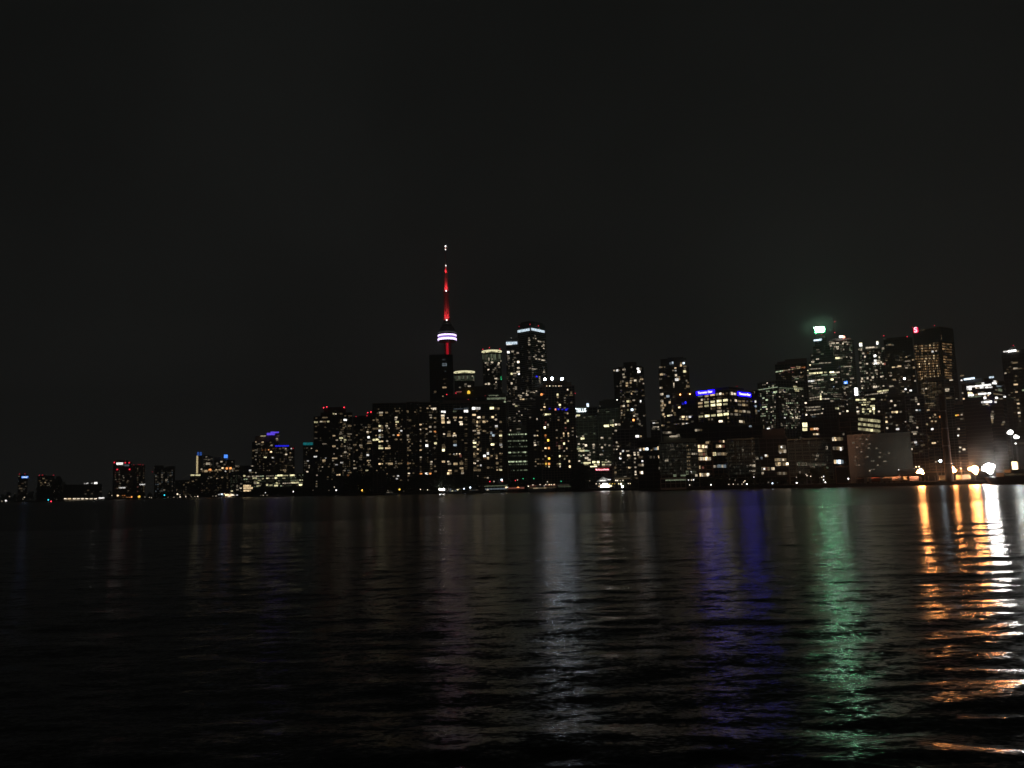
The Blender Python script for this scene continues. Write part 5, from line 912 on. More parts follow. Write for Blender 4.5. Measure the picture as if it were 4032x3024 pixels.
b = B('condo_block', 'grey-green glazed waterfront condo, faintly lit within, below the twin dark towers', 'building', 2597, 2746, 2746, 1738, 720, wall='n', fh=3.3, bay=6, d=26, roof=[(2612, 2680, 1718), (2640, 2740, 1728)])
glow_face(b, 2598, 2745, 1742, 1872, 'curtain_glass', (2, 4, 5, 2), 22, 11)
b.lit(11, '570,838,w3/13x10 655,610,w1/14x12 740,610,w1/6x10 845,610,w0/12x12 1018,610,w1/9x9 895,610,k2/5x12 990,735,w3/14x8 1040,735,w2/6x10 765,720,w0/8x9 665,670,w1/16x5 915,675,k2/14x7 915,735,k2/12x8 915,790,k2/14x7 915,850,k2/14x7 920,905,k2/14x7 920,960,k2/14x8 1005,905,w2/4x7 790,960,w1/5x12 955,1025,p4/5x7 890,1030,g2/10x16 1000,1030,g1/14x12 700,1075,g2/12x10 830,1075,g2/20x6 1035,1075,w3/9x9 720,835,w0/10x9 640,900,w0/10x9 600,410,w2/26x8 540,408,w1/14x8 610,405,w4/10x6 690,465,w3/26x7 640,468,w3/12x5 750,450,w2/12x10')
b.end()
b = B('condo_block', 'narrow waterfront condo end with stacked amber-lit rooms', 'building', 2747, 2802, 2802, 1750, 716, wall='b', fh=3.3, bay=5, d=26)
ribbons(b, 11, [(1045, 625, 1210, 12, 'k5k4k3k5k3w4'), (1060, 690, 1200, 11, 'w4k4k2k1'), (1070, 745, 1200, 10, 'k2k3m3k2'), (1055, 815, 1262, 12, 'w3w4w3w4w5w3w4'), (1060, 948, 1100, 12, 'w3w4'), (1120, 955, 1155, 9, 'm3m2'), (1070, 1065, 1235, 13, 'k4w3w4k2k3w4w5')])
b.lit(11, '1205,562,w3/13x8 1080,690,w5/7x9 1185,632,w5/6x7 1195,800,w6/6x7 1220,1055,p6/7x7 1030,370,w3/9x8 1240,545,w1').end()
b = B('condo_block', 'recessed black waterfront condo with amber-lit upper rooms', 'building', 2803, 2862, 2862, 1738, 722, wall='b', fh=3.3, bay=5, d=26)
ribbons(b, 11, [(1340, 620, 1475, 11, 'k4k4w4k2m2'), (1385, 545, 1470, 9, 'm1k1k1w4'), (1265, 740, 1340, 12, 'k4y5'), (1340, 740, 1550, 11, 'w1w2w3k2k3k3k4w3'), (1250, 935, 1345, 9, 'w2w1w3w2'), (1360, 930, 1500, 12, 'c2c2c2w4c2c2')])
b.lit(11, '1405,618,w5/5x6 1460,545,w5/4x9 1300,740,y5/12x13 1420,930,p5/5x7 1530,745,w4s').end()
b = B('condo_block', 'wide grey-green glazed waterfront condo in the middle of its group', 'building', 2863, 2988, 2988, 1728, 700, wall='n', fh=3.3, bay=6, d=26)
glow_face(b, 2864, 2986, 1732, 1872, 'curtain_glass', (3, 5, 3, .8), 19, 11)
b.lit(11, '1760,685,w2/8x8 1905,740,w2/8x9 1980,808,w3/9x11 1935,860,w2s 1930,925,w4/10x9 1880,920,w3/8x7 1855,930,w1 1925,1000,w3/12x7 1875,1000,w3/10x4 1930,1055,w1 2115,768,p5/13x8 1395,1065,w1/6x8 1500,925,w0/6x12 1575,850,w0/14x5 1600,770,w0/10x8 1830,930,w1/8x7 2075,340,k2/8x12 2155,352,p5/14x7').end()
b = B('condo_block', 'black-framed waterfront condo with stepped warm-lit rooms at its lower right', 'building', 2989, 3098, 3098, 1724, 690, wall='k', fh=3.3, bay=6, d=26, roof=[(3000, 3090, 1690)])
ribbons(b, 13, [(455, 830, 570, 15, 'w1w2w1'), (455, 895, 575, 13, 'w2w2w3'), (395, 1028, 580, 12, 'k2w3w2k2k2'), (405, 1095, 650, 13, 'k2k4k1k2k2k4'), (185, 1168, 320, 13, 'w2w3m1k2'), (340, 1168, 395, 10, 'w3w4'), (430, 1240, 590, 11, 'w1w2w1w2w1')])
b.lit(13, '500,830,p5/5x7 485,912,p5/6x7 565,890,w4s 258,962,p5/8x7 430,1105,w5/6x9 530,1028,w5/6x7 615,1088,w6/8x8 235,1170,p5/6x6 372,1165,w5/7x9 270,968,w3/12x9 125,1005,c2/7x10 45,940,w2/9x9 75,1120,w4/7x9 20,1110,w2/7x6 30,1195,w3/8x5 85,1190,w3/10x7 200,1235,w3/8x8 150,1245,w3/5x6 80,1250,w2 740,610,w2/22x10 715,825,p6/8x9 720,885,w1 110,270,c2 20,510,c4/7x7').end()
b = B('condo_block', 'dim glazed waterfront condo, broadest of its group, beside the stacked bright rooms', 'building', 3099, 3272, 3272, 1726, 680, wall='n', fh=3.3, bay=6, d=28)
glow_face(b, 3101, 3270, 1732, 1872, 'curtain_glass', (3, 5, 3, .6), 25, 11)
ribbons(b, 13, [(730, 1095, 900, 12, 'w1g2w1w2g1w2'), (920, 1095, 1200, 11, 'w1w1g1w2w1w1g1w1')])
b.lit(13, '1060,960,w2/11x11 1040,1025,w2/7x9 1010,955,w1/8x8 930,760,w1/4x12 800,690,w0/8x10 755,1100,w3/6x7 950,1140,w2/6x5 1000,1140,w3/9x5 790,1225,w2/7x9 1205,840,w3/7x12 730,720,w0/9x7 1210,1150,g1/12x10 870,1095,w2/5x12').end()
b = B('condo_block', 'tall dark block rising behind the waterfront condos with yellow-lit corner windows', 'building', 3152, 3300, 3300, 1650, 770, wall='k', fh=3.3, bay=7, d=30)
b.lit(13, '865,485,y5/18x17 865,555,y5/18x12 1010,550,o3/30x9 1040,545,w5/16x7 1040,630,k3/22x7 1055,632,w5/6x6 1065,575,m2s').end()
b = B('condo_block', 'dark narrow condo end with three stacked bright rooms left of the pale warehouse', 'building', 3273, 3334, 3334, 1698, 672, wall='k', fh=3.4, bay=5, d=26)
ribbons(b, 13, [(1265, 705, 1460, 13, 'w3k4k2k2k1'), (1290, 850, 1460, 13, 'w2w1w2w3w2'), (1320, 1060, 1465, 15, 'w4c4c5c2')])
b.lit(13, '1305,715,w5/6x10 1345,722,w5/5x6 1425,860,p5/6x12 1405,1060,c6/7x14 1258,690,w4/6x5 1465,630,w3/6x8').end()
b = B('office_block', 'office block with three wide golden ribbon windows above the pale warehouse', 'building', 3302, 3478, 3478, 1634, 700, wall='b', fh=4, bay=9, d=30, roof=[(3310, 3372, 1624)])
for v0, v1 in ((1651, 1660), (1670, 1680), (1689, 1699)):
    for i in range(9):
        t = (i + .5) / 9; b.pane(3379 + 87*t, v0 + (v1 - v0)*t - 1, 9.2, 10.5, 'y3' if i not in (4, 5) else 'y4')
b.end()
b = B('blank_podium', 'brownish blank wall at the foot of the stacked bright rooms', 'building', 3288, 3342, 3342, 1838, 655, wall='b', fh=14, bay=20, d=14).end()

# sugar-store warehouse: ribbed pale wall washed by the yard lights
wh = mat('ribbed_metal_cladding', (.38, .35, .31), .8, var=.3, scale=.06)
b = B('warehouse', 'huge pale windowless warehouse wall tinted by the orange yard lights', 'building', 3334, 3584, 3584, 1706, 630, wall='p', fh=60, bay=300, d=40, pier=False)
mb = MB(); nn_ = 90
for i in range(nn_):
    x0 = -b.w/2 + b.w * i / nn_; mb.box(x0 + .02, -.13 - .02 * (i % 2), 0, x0 + b.w/nn_ - .02, .2, b.h + .6)
mb.build('cladding', wh, b.e)
for i in range(1, 8):
    x0 = -b.w/2 + b.w * i / 8; mb = MB(); mb.box(x0 - .12, -.22, 0, x0 + .12, -.15, b.h + .5); mb.build('downpipe', STEEL, b.e)
mb = MB(); mb.box(-b.w/2, -.26, b.h - 1.4, b.w/2, -.16, b.h - 1.1); mb.build('gutter', STEEL, b.e)
for xd in (-.36, -.1, .22):
    mb = MB(); mb.box(b.w*xd - 2.2, -.24, 0, b.w*xd + 2.2, -.17, 4.6); mb.build('loading_door', mat('loading_door_steel', (.16, .15, .14), .5), b.e)
b.lit(13, '1620,765,w2/8x4 1675,835,w2/9x4 1745,905,w2/8x4 1825,710,w2/6x4 1860,845,w2/8x4 1980,850,w2/6x5 1840,980,w2/8x4 1645,1042,w2/6x4 1920,1048,w2/12x4 1675,1112,w2/6x4 1715,1112,w2/6x4 2000,1112,w2/6x5 2110,1052,w2/12x4 1875,1198,w2/5x5 1905,1180,w2/5x4 1940,1178,w2/5x4 1730,700,w2/5x4 1760,775,w2 1655,975,w2s 2035,920,w2 2170,925,w2 1875,780,w2/7x4 2030,985,w2').end()
b = B('dock_shed', 'low dark dock shed with a sloping lit roof beside the left orange floodlight', 'building', 3538, 3640, 3640, 1868, 600, wall='g', fh=8, bay=8, d=26)
p = b.local(3538, 1866, 'A')[0]; q = b.local(3604, 1842, 'A')[0]; mb = MB()
mb.v += [(-b.w/2 - .5, -.6, b.h + .9), (b.w/2 + .5, -.6, b.h + .9), (b.w/2 + .5, b.d * .6, b.h + 5), (-b.w/2 - .5, b.d * .6, b.h + 5), (b.w/2 + .5, b.d + .6, b.h + .9), (-b.w/2 - .5, b.d + .6, b.h + .9)]
mb.f += [(0, 1, 2, 3), (3, 2, 4, 5), (0, 3, 5), (1, 4, 2)]; mb.mi += [0] * 4; mb.build('roof', mat('corrugated_roof', (.35, .34, .32), .6, var=.1), b.e); b.end()
b = B('dock_shed', 'long low brown dock shed behind the parked trailers', 'building', 3640, 3800, 3800, 1856, 610, wall='b', fh=9, bay=9, d=22).end()
b = B('warehouse', 'grey floodlit warehouse end at the right edge of the yard', 'building', 4006, 4160, 4160, 1742, 540, wall='p', fh=30, bay=60, d=40, pier=False).end()

# ------------------------------------------------------------------ street and quay lamps
LP = []      # (object, u) for labelling in rows
def lamp(u, v, code, D=None, r=2.2, pole=True, name='street_lamp', glow=1.0):
    D = D or shore(u) + 9
    p = P(u, v, D); z = max(p.z, GZ + 1.2)
    e = empty(name, (p.x, p.y, GZ)); rr = r * D / F
    o = bpy.data.objects.new('lamp_globe', unit_ball(lit(code))); COL.objects.link(o); o.parent = e; o.location = (0, 0, z - GZ); o.scale = (rr, rr, rr)
    h = max(.4, z - GZ - rr)
    k = 'pole%d' % round(h)
    if k not in UNIT:
        mb = MB(); hh = max(.4, round(h)); mb.tube((0, 0, -.3), (0, 0, hh), .12, 6, r2=.08); mb.box(-.25, -.25, -.3, .25, .25, .3); UNIT[k] = mb.mesh('pole', [STEEL])
    o = bpy.data.objects.new('pole', UNIT[k]); COL.objects.link(o); o.parent = e; o.scale = (1, 1, h / max(.4, round(h)))
    LP.append((e, u)); return e
def row(z, text, desc, group, D=None, cat='street lamp', dd=0):
    its = sorted(survey(z, text), key=lambda t: t[0]); n = len(its)
    for i, (u, v, w, h, c) in enumerate(its):
        e = lamp(u, v, c, (D or shore(u) + 9) + dd, r=max(1.4, (w + h) / 4 * .75))
        col = {'w': 'white', 'k': 'warm white', 'o': 'orange', 'p': 'bright white', 'c': 'cool white', 'a': 'amber', 'r': 'red', 'n': 'green', 't': 'teal', 'm': 'pinkish', 'y': 'yellowish', 'g': 'greenish', 'b': 'blue', 's': 'blue'}[c[0]]
        tag(e, '%s lamp, %s from left among %s' % (col, ORD[i] if i < len(ORD) else 'last', desc), cat, group)
row(1, '95,1265,p6/11x9 145,1205,w3 380,1218,w5s 358,1245,w4s 415,1160,w2s 230,1160,w1s 30,1278,w3/10x3', 'far-left shore lamps before the airport', 'lamps on the far-left shore')
row(1, '840,1125,w5 880,1250,w1 745,1195,w1s', 'lamps by the dark mound left of the terminal', 'lamps by the dark mound')
row(1, '1740,1190,w4s 1830,1190,k5/11x9 1910,1188,o4s 1940,1187,o4s 1918,1218,o3s 1975,1217,o4s 2010,1215,o4s 2045,1212,o5/10x7 2165,1208,a5/16x8 1700,1155,w2s', 'orange quay lamps right of the terminal', 'orange quay lamps')
row(2, '280,1410,w3s 350,1415,w4s 380,1422,w4s 583,1380,t5/7x7 640,1435,w3s 730,1432,w4s 785,1365,w5/11x6 823,1378,w4s 825,1430,w5/9x5 910,1385,w3s 985,1380,w2s 915,1425,w4/8x5 1000,1425,w3s 1055,1418,w4s 1100,1415,w5/7x6 1190,1412,w5/12x7 1335,1408,w3s 1385,1405,w3/12x4 1245,1408,w1s', 'quay lamps below the gold-lit pier', 'quay lamps below the gold-lit pier')
row(3, '575,1538,p5s 1010,1525,p6/7x7 540,1600,w4s 600,1592,w3s 770,1585,w1s 500,1598,w2s', 'lamps under the long yellow-windowed offices', 'lamps under the yellow-windowed offices')
row(4, '422,1505,p6/7x7 455,1505,w2s 568,1500,p6/7x6 538,1453,w4s 290,1547,w5s 348,1557,p6/8x7 208,1503,w2s', 'lamps under the stepped condo tower', 'lamps under the stepped condo tower')
row(4, '980,1503,a6/11x11 1175,1483,p6s 1552,1490,a5/9x9 1380,1530,w3/12x4 1372,1505,w2s 1620,1520,w1s', 'well-spaced lamps along the tree-lined quay', 'lamps along the tree-lined quay')
row(4, '1878,1490,w5s 1988,1497,w5s 1925,1495,w1s', 'small lamps left of the paired headlamp-like lights', 'lamps left of the paired lights')
row(7, '328,1490,p7/12x12 382,1490,p7/12x12', 'paired dazzling lights at the ferry berth', 'paired lights at the ferry berth')
row(7, '465,1485,w3s 600,1492,y5/12x7 632,1480,w3s 700,1478,c6/8x8 796,1460,c6/8x8 935,1440,w1s', 'cool lamps left of the pale pavilion', 'cool quay lamps')
row(7, '1102,1367,r5/6x6 1283,1340,c6/10x9 1295,1362,m5/7x6 1498,1352,r5/5x5 1533,1342,w4s 1617,1322,n4/5x5 1785,1322,n4/5x5 1165,1365,w3/3x12', 'signal lights above the middle quay', 'traffic signals on the middle quay', cat='traffic signal', dd=14)
row(7, '1032,1447,w6/9x9 1355,1458,k5/10x7 1382,1457,p5/6x6 1540,1457,o7/11x11 1700,1440,w5/6x6 1770,1422,w5/6x6 1882,1418,w5/5x6 1972,1415,w5s 1948,1432,p6/7x7 2025,1415,k5/6x6 2058,1415,w5s 2100,1413,k5/5x6 1925,1460,w5/6x5 1830,1465,k4/9x4 1860,1460,k4s 1778,1465,w4s 1998,1372,w4s 1068,1488,w5/8x6', 'promenade lamps before the hotel tower', 'promenade lamps before the hotel tower')
row(9, '233,1325,n4/5x5 463,1272,w4/6x7 240,1408,w5s 20,1332,w4s 290,1410,w1s 620,1395,w2s', 'lamps left of the glaring marquee', 'lamps left of the marquee')
row(9, '780,1362,w5s 830,1360,w5s 838,1398,w4s 955,1400,w4s 990,1362,a5s 995,1400,w4s 1033,1362,a5s 1068,1362,a4s 1035,1400,w3s 1130,1362,y5/7x6 1165,1365,y6/12x7 1190,1405,p7/13x6 1085,1310,w5/7x7 1110,1312,w5/8x7 1155,1315,w4s 1197,1308,w5s 1280,1358,w5s 1310,1358,k5s 683,1320,w4/6x5', 'lamps strung around the glaring marquee', 'lamps around the marquee')
row(11, '233,1237,p5s 300,1138,p4/5x8 518,1197,p6/8x5 550,1225,p5s 570,1230,p5/7x7 775,1155,p5/5x5 912,1145,p5s 960,1145,w4/8x6 990,1143,p5/7x6 930,1222,w5s 1262,1220,p6/6x6', 'the western condo garden lamps', 'garden lamps, western condos', cat='garden lamp')
row(11, '1540,1213,w5s 1608,1210,w5s 1638,1148,w3s 1680,1212,w3s 1745,1210,w4s 1770,1180,w5s 1790,1160,w5s 1822,1208,p6/6x6 1928,1100,p5s 1552,1132,w2s', 'the middle condo garden lamps', 'garden lamps, middle condos', cat='garden lamp')
row(13, '70,1295,w4s 362,1395,c6/6x8 735,1300,w3/4x8 738,1388,p6/7x6 885,1255,w4s 900,1275,w5s 957,1285,w5s 1158,1287,p5/6x6 1130,1300,w4/5x8 1097,1305,w2s 1158,1340,p5/7x6 1185,1378,p6/7x6 1543,1323,p6/7x7 300,1380,w2/10x5', 'the eastern condo garden lamps', 'garden lamps, eastern condos', cat='garden lamp')
row(15, '612,972,p5s 835,935,k6/6x7 872,932,k6/6x7 1088,872,w4/5x5 1405,955,k6/6x6 1405,880,k3/6x4 1950,940,c3s 243,985,w4s 990,1058,k2s 1075,1055,k2s', 'small yard lamps around the orange floodlights', 'small yard lamps', cat='yard lamp')

# big yard floodlights
def floodlight(u, v, code, r, D, label, beams=(), col=(1, .5, .2), extra=()):
    e = empty('floodlight_mast', (P(u, v, D).x, P(u, v, D).y, GZ), -math.atan2(P(u, v, D).x, D)); tag(e, label, 'floodlight', 'yard floodlights'); z = P(u, v, D).z - GZ
    mb = MB(); mb.tube((0, .6, -.3), (0, .6, z), .25, 8, r2=.15); mb.box(-.6, 0, -.3, .6, 1.2, .4); mb.build('mast', STEEL, e)
    mb = MB(); mb.box(-1.4, .5, z - .1, 1.4, .7, z + .1); mb.build('crossarm', STEEL, e)
    for dx, dz, k in ((0, 0, 1),) + tuple(extra):
        disc_lamp('lamp', e, (dx * D / F, -.2 * (1 - k), z - dz * D / F), r * k * D / F, lit(code))  # oversized main disc and small side discs imitate the lamp's flare
    for (uu, vv, DD, watt, sz) in beams:
        l = bpy.data.lights.new('flood_beam', 'SPOT'); l.energy = watt; l.color = col; l.shadow_soft_size = .6; l.spot_size = math.radians(sz); l.spot_blend = 1
        o = bpy.data.objects.new('flood_beam', l); COL.objects.link(o); o.parent = e; o.location = (0, -1.6, z)
        t = P(uu, vv, DD) - P(u, v, D); o.rotation_euler = (Matrix.Rotation(math.atan2(P(u, v, D).x, D), 4, 'Z') @ t).to_track_quat('-Z', 'Y').to_euler()
floodlight(3624, 1855, 'oF', 9.5, 572, 'orange floodlight, leftmost of the three orange ones in the dock yard', ((3440, 1800, 632, 1.6e5, 80), (3540, 1900, 580, 3.5e4, 100), (3440, 1900, 592, 5e4, 50)), (1, .48, .28), ((-10, 4, .35), (8, 8, .4)))
floodlight(3750, 1850, 'oF', 10, 556, 'orange floodlight right of the chimney foot', ((3790, 1890, 562, 1.2e4, 110), (3690, 1893, 568, 1.4e4, 60)), (1, .55, .28), ((-11, 7, .4), (10, 5, .35), (2, -9, .35)))
floodlight(3838, 1848, 'oF', 13.5, 550, 'big orange floodlight touching the dazzling white one', ((3810, 1890, 556, 9e3, 100), (3850, 1700, 760, 6e3, 60)), (1, .6, .32), ((-16, -2, .5), (3, 13, .45)))
floodlight(3893, 1842, 'p9', 18, 548, 'biggest dazzling white floodlight in the dock yard', ((3960, 1800, 620, 1.2e4, 90), (3950, 1700, 545, 1.2e4, 110), (3800, 1900, 560, 3e3, 60)), (.95, 1, 1), ((-15, 3, .5), (4, 15, .5), (14, -5, .4)))  # the upward beam is an added spot that whitens the steam
floodlight(3979, 1702, 'p6', 10, 600, 'high white floodlight at the right, upper of its pair', ((3940, 1780, 640, 1e4, 110),), (.9, 1, 1), ((-8, 2, .5),))
floodlight(4000, 1720, 'p6', 8.5, 598, 'high white floodlight at the right, lower of its pair', ((4040, 1800, 560, 8e3, 110),), (.9, 1, 1), ((7, 2, .6),))
floodlight(3703, 1815, 'c7', 5, 600, 'small blue-white floodlight left of the chimney', ((3720, 1800, 612, 1e3, 110), (3530, 1790, 632, 0.5e4, 90)), (.88, 1, .92))
floodlight(3999, 1746, 'p6', 3.4, 596, 'faint small floodlight below the high white pair')
p = P(3997, 1842, 556); e = empty('lit_silo_door', (p.x, p.y, GZ)); tag(e, 'tall glowing orange-white doorway at the right edge', 'doorway')
zt = P(3997, 1818, 556).z - GZ; mb = MB(); mb.box(-2.0, 0, 1, 2.0, .4, zt); mb.build('glowing_opening', lit('k6'), e); mb = MB(); mb.box(-2.6, -.1, -.2, -2.0, .6, zt + .5); mb.box(2.0, -.1, -.2, 2.6, .6, zt + .5); mb.box(-2.0, -.1, zt, 2.0, .6, zt + .5); mb.build('door_frame', BLACK, e)

# ------------------------------------------------------------------ marquee, pavilions, boats, trailers
def at_ground(u, D): 
    p = P(u, hor(u), D); return p.x, p.y
x, y = at_ground(2378, 880); e = empty('marquee_tent', (x, y, GZ)); tag(e, 'glaring white marquee with peaked lit roof on the quay', 'marquee')
sc = 880 / F; mb = MB(); w = 26 * sc
mb.v += [(-w, -6, 7.5), (0, -7, 11.5), (w, -6, 8.5), (w, 8, 8.5), (0, 8, 12.5), (-w, 8, 7.5)]; mb.f += [(0, 1, 4, 5), (1, 2, 3, 4), (0, 5, 4, 3, 2, 1)]; mb.mi += [0, 0, 0]
mb.build('canopy', mat('lit_canopy_membrane', (.6, .6, .58), .6, emit=(1, .97, .9), strength=.12), e)
for x0, x1, z0, z1, c in ((-19, 6, 9.0, 10.6, 'p4'), (12, 24, 10.2, 11.4, 'p4'), (-17, 18, 1.5, 4.6, 'p6'), (-8, 12, 4.6, 6.4, 'p6'), (18, 26, 2.0, 4.0, 'y5'), (-26, -17, 2.5, 3.4, 'k4')):
    mb = MB(); mb.box(x0 * sc, -7.5, z0 * .85, x1 * sc, -7.2, z1 * .85); mb.build('light_panel', lit(c), e)
for x0 in (-24, -8, 8, 24):
    mb = MB(); mb.tube((x0 * sc, -6, -.2), (x0 * sc, -6, 8), .15, 6); mb.build('post', STEEL, e)

def low_building(name, label, cat, u0, u1, v, D, wall, d=12, fh=3.6): return B(name, label, cat, u0, u1, u1, v, D, wall=wall, fh=fh, bay=4, d=d, slab=.3)
b = low_building('harbour_pavilion', 'pale flat-roofed harbour pavilion with a long overhanging roof', 'building', 1908, 1998, 1912, 1015, 'p')
mb = MB(); mb.box(-b.w/2 - 3, -3.5, b.h + .8, b.w/2 + 2, b.d + 1, b.h + 1.6); mb.build('roof', PALE, b.e); b.band(1910, 1925.5, 1996, 1924, 5, 'c2', 9, 'glazing'); b.band(1910, 1914, 1998, 1913, 2, 'g2', 7, 'eave_light', proud=3.4)
b.pane(1920, 1927, 9, 5, 'w5'); b.end()
b = low_building('ferry_shed', 'low orange-lit shed with a bright orange lamp at its middle', 'building', 2000, 2066, 1917, 985, 'b')
b.band(2002, 1923, 2064, 1921, 6, 'm2', 14, 'glazing'); b.end()
b = low_building('ferry_shed', 'long low dock-side hall with pinkish windows and lamps on its roofline', 'building', 2084, 2192, 1911, 950, 'b')
b.band(2088, 1914, 2190, 1910, 2.2, 'm2', 9, 'eave_light', proud=.8); b.band(2086, 1921, 2190, 1918, 3, 'k1', 14, 'glazing'); b.end()
b = low_building('ferry_shed', 'dim grey landing hall behind the green signal', 'building', 2194, 2252, 1906, 915, 'g')
b.band(2196, 1911, 2250, 1909, 2.4, 'w1', 6, 'eave_light', proud=.8); b.band(2198, 1917, 2248, 1915, 3, 'g1', 8, 'glazing'); b.end()
b = low_building('boat_shed', 'small white-lit boat shed right of the paired dazzling lights', 'building', 1768, 1804, 1921, 1120, 'p'); b.band(1771, 1927, 1800, 1926, 6, 'c2', 5, 'glazing'); b.end()
b = low_building('promenade_block', 'low pinkish lit podium under the gridded condo block', 'building', 2418, 2514, 1880, 860, 'p'); b.band(2422, 1886, 2512, 1882, 5, 'k1', 9, 'glazing'); b.end()
b = low_building('promenade_block', 'low dim greenish podium under the glazed condo', 'building', 2600, 2700, 1884, 705, 'g'); b.band(2620, 1892, 2700, 1888, 5, 'g2', 8, 'glazing'); b.end()

def boat(u, D, L, label, codes, cabin='white'):
    x, y = at_ground(u, D); e = empty('boat', (x, y, 0), 0); tag(e, label, 'boat', 'boats moored along the quay')
    h = L * .09 + .8
    pr = [(-.5, .0), (-.47, .10), (-.2, .13), (.2, .13), (.38, .09), (.5, 0), (.38, -.09), (.2, -.13), (-.2, -.13), (-.47, -.10)]
    mb = MB(); n_ = len(pr)
    for z_, s_ in ((-.5, .86), (h * .5, .95), (h, 1.0)): mb.v += [(px * L * s_, py * L * s_ * 1.4, z_ + (.6 if (px > .4 and z_ > 0) else 0)) for px, py in pr]
    for j in range(2):
        for i in range(n_): mb.f.append((j*n_+i, j*n_+(i+1) % n_, (j+1)*n_+(i+1) % n_, (j+1)*n_+i)); mb.mi.append(0)
    mb.f += [tuple(range(n_))[::-1], tuple(2*n_ + i for i in range(n_))]; mb.mi += [0, 0]
    mb.build('hull', mat('boat_hull_paint', (.5, .5, .5), .4), e)
    mb = MB(); mb.box(-.32*L, -.1*L, h - .1, .2*L, .1*L, h + 2.3); mb.box(-.2*L, -.08*L, h + 2.3, .08*L, .08*L, h + 4.2); mb.build('cabin', mat('boat_cabin_paint', (.55, .55, .55), .5), e)
    for i, c in enumerate(codes):
        mb = MB(); x0 = -.3*L + .48*L*i/len(codes); mb.box(x0, -.1*L - .06, h + .7, x0 + .4*L/len(codes), -.1*L + .02, h + 1.7); mb.build('window', lit(c), e)
    mb = MB(); mb.tube((-.05*L, 0, h + 4), (-.05*L, 0, h + 9), .1, 6); mb.build('mast', STEEL, e)
boat(1789, 1055, 20, 'moored tour boat with small lit cabin right of the paired dazzling lights', ['c2', 'y4', 'c1', 'c2'])
boat(1870, 1030, 24, 'dark moored boat left of the pale harbour pavilion', ['w1', 'c0', 'w1'])
boat(2132, 900, 30, 'moored boat with warm cabin windows in front of the hotel tower', ['k3', 'k3', 'w2', 'k2', 'k3'])
boat(1540, 1210, 20, 'dim moored boat beneath the second amber quay lamp', ['w2', 'w1'])
boat(4022, 512, 42, 'dark moored ship hull at the right edge of the quay', ['k1', 'k0', 'k1'])
for u, v, c, lab in ((201, 1976, 'r6', 'red-lit channel buoy on the dark water, far left'), (190, 1968, 't5', 'teal-lit channel buoy beside the red-lit one')):
    D = 2300; p = P(u, v, D); e = empty('channel_buoy', (p.x, p.y, 0)); tag(e, lab, 'buoy'); mb = MB(); z = max(3, p.z); mb.lathe([(1.6, -.6), (1.6, .7), (.5, 1), (.25, z - 1)], 0, 0, 12); mb.build('float', mat('buoy_paint', (.25, .05, .05), .5), e)
    o = bpy.data.objects.new('buoy_light', unit_ball(lit(c))); COL.objects.link(o); o.parent = e; o.location = (0, 0, z); o.scale = (1.8, 1.8, 1.8)

TR = [(3388, 24, 'dark', 'dark trailer at the left end of the row on the quay', (.10, .07, .06)), (3416, 7, 'thin', 'narrow bright orange-white container standing end-on', (.75, .62, .45)), (3447, 32, 'red', 'long reddish trailer, third from the left on the quay', (.50, .14, .08)),
      (3490, 27, 'tan', 'tan trailer right of the reddish one', (.38, .28, .18)), (3533, 40, 'pale', 'longest pale orange-lit trailer in the middle of the row', (.65, .42, .28)), (3563, 12, 'olive', 'short olive container behind the longest trailer', (.35, .28, .14)),
      (3598, 33, 'pink', 'pinkish trailer under the left orange floodlight', (.55, .38, .32)), (3712, 31, 'cream', 'bright cream trailer standing alone by the chimney foot', (.80, .68, .48)), (3776, 24, 'gold', 'golden-lit trailer left of the grey one', (.70, .50, .28)),
      (3803, 29, 'grey', 'pale grey trailer, last on the right of the row', (.60, .58, .56))]
for i, (u, wpx, cn, lab, colr) in enumerate(TR):
    D = shore(u) + 14; x, y = at_ground(u, D); w = wpx * D / F; e = empty('freight_trailer', (x, y, GZ), -math.atan2(x, y)); tag(e, lab, 'trailer', 'freight trailers parked along the quay')
    mb = MB(); mb.box(-w/2, -1.3, 1.1, w/2, 1.3, 4.1); k = int(w / .8)
    for j in range(k): mb.box(-w/2 + w*(j+.5)/k - .06, -1.36, 1.15, -w/2 + w*(j+.5)/k + .06, -1.3, 4.05)
    mb.build('box_body', mat('trailer_paint_' + cn, colr, .55), e)
    mb = MB(); mb.box(-w/2 + .1, -1.0, .85, w/2 - .1, 1.0, 1.1); mb.build('chassis', BLACK, e)
    for sx_ in (-.34, .3):
        for sy in (-1.1, .8):
            mb = MB(); v0 = len(mb.v); mb.tube((w*sx_, sy, .5), (w*sx_, sy + .3, .5), .5, 14); mb.build('wheel', mat('tyre_rubber', (.03, .03, .03), .8), e)

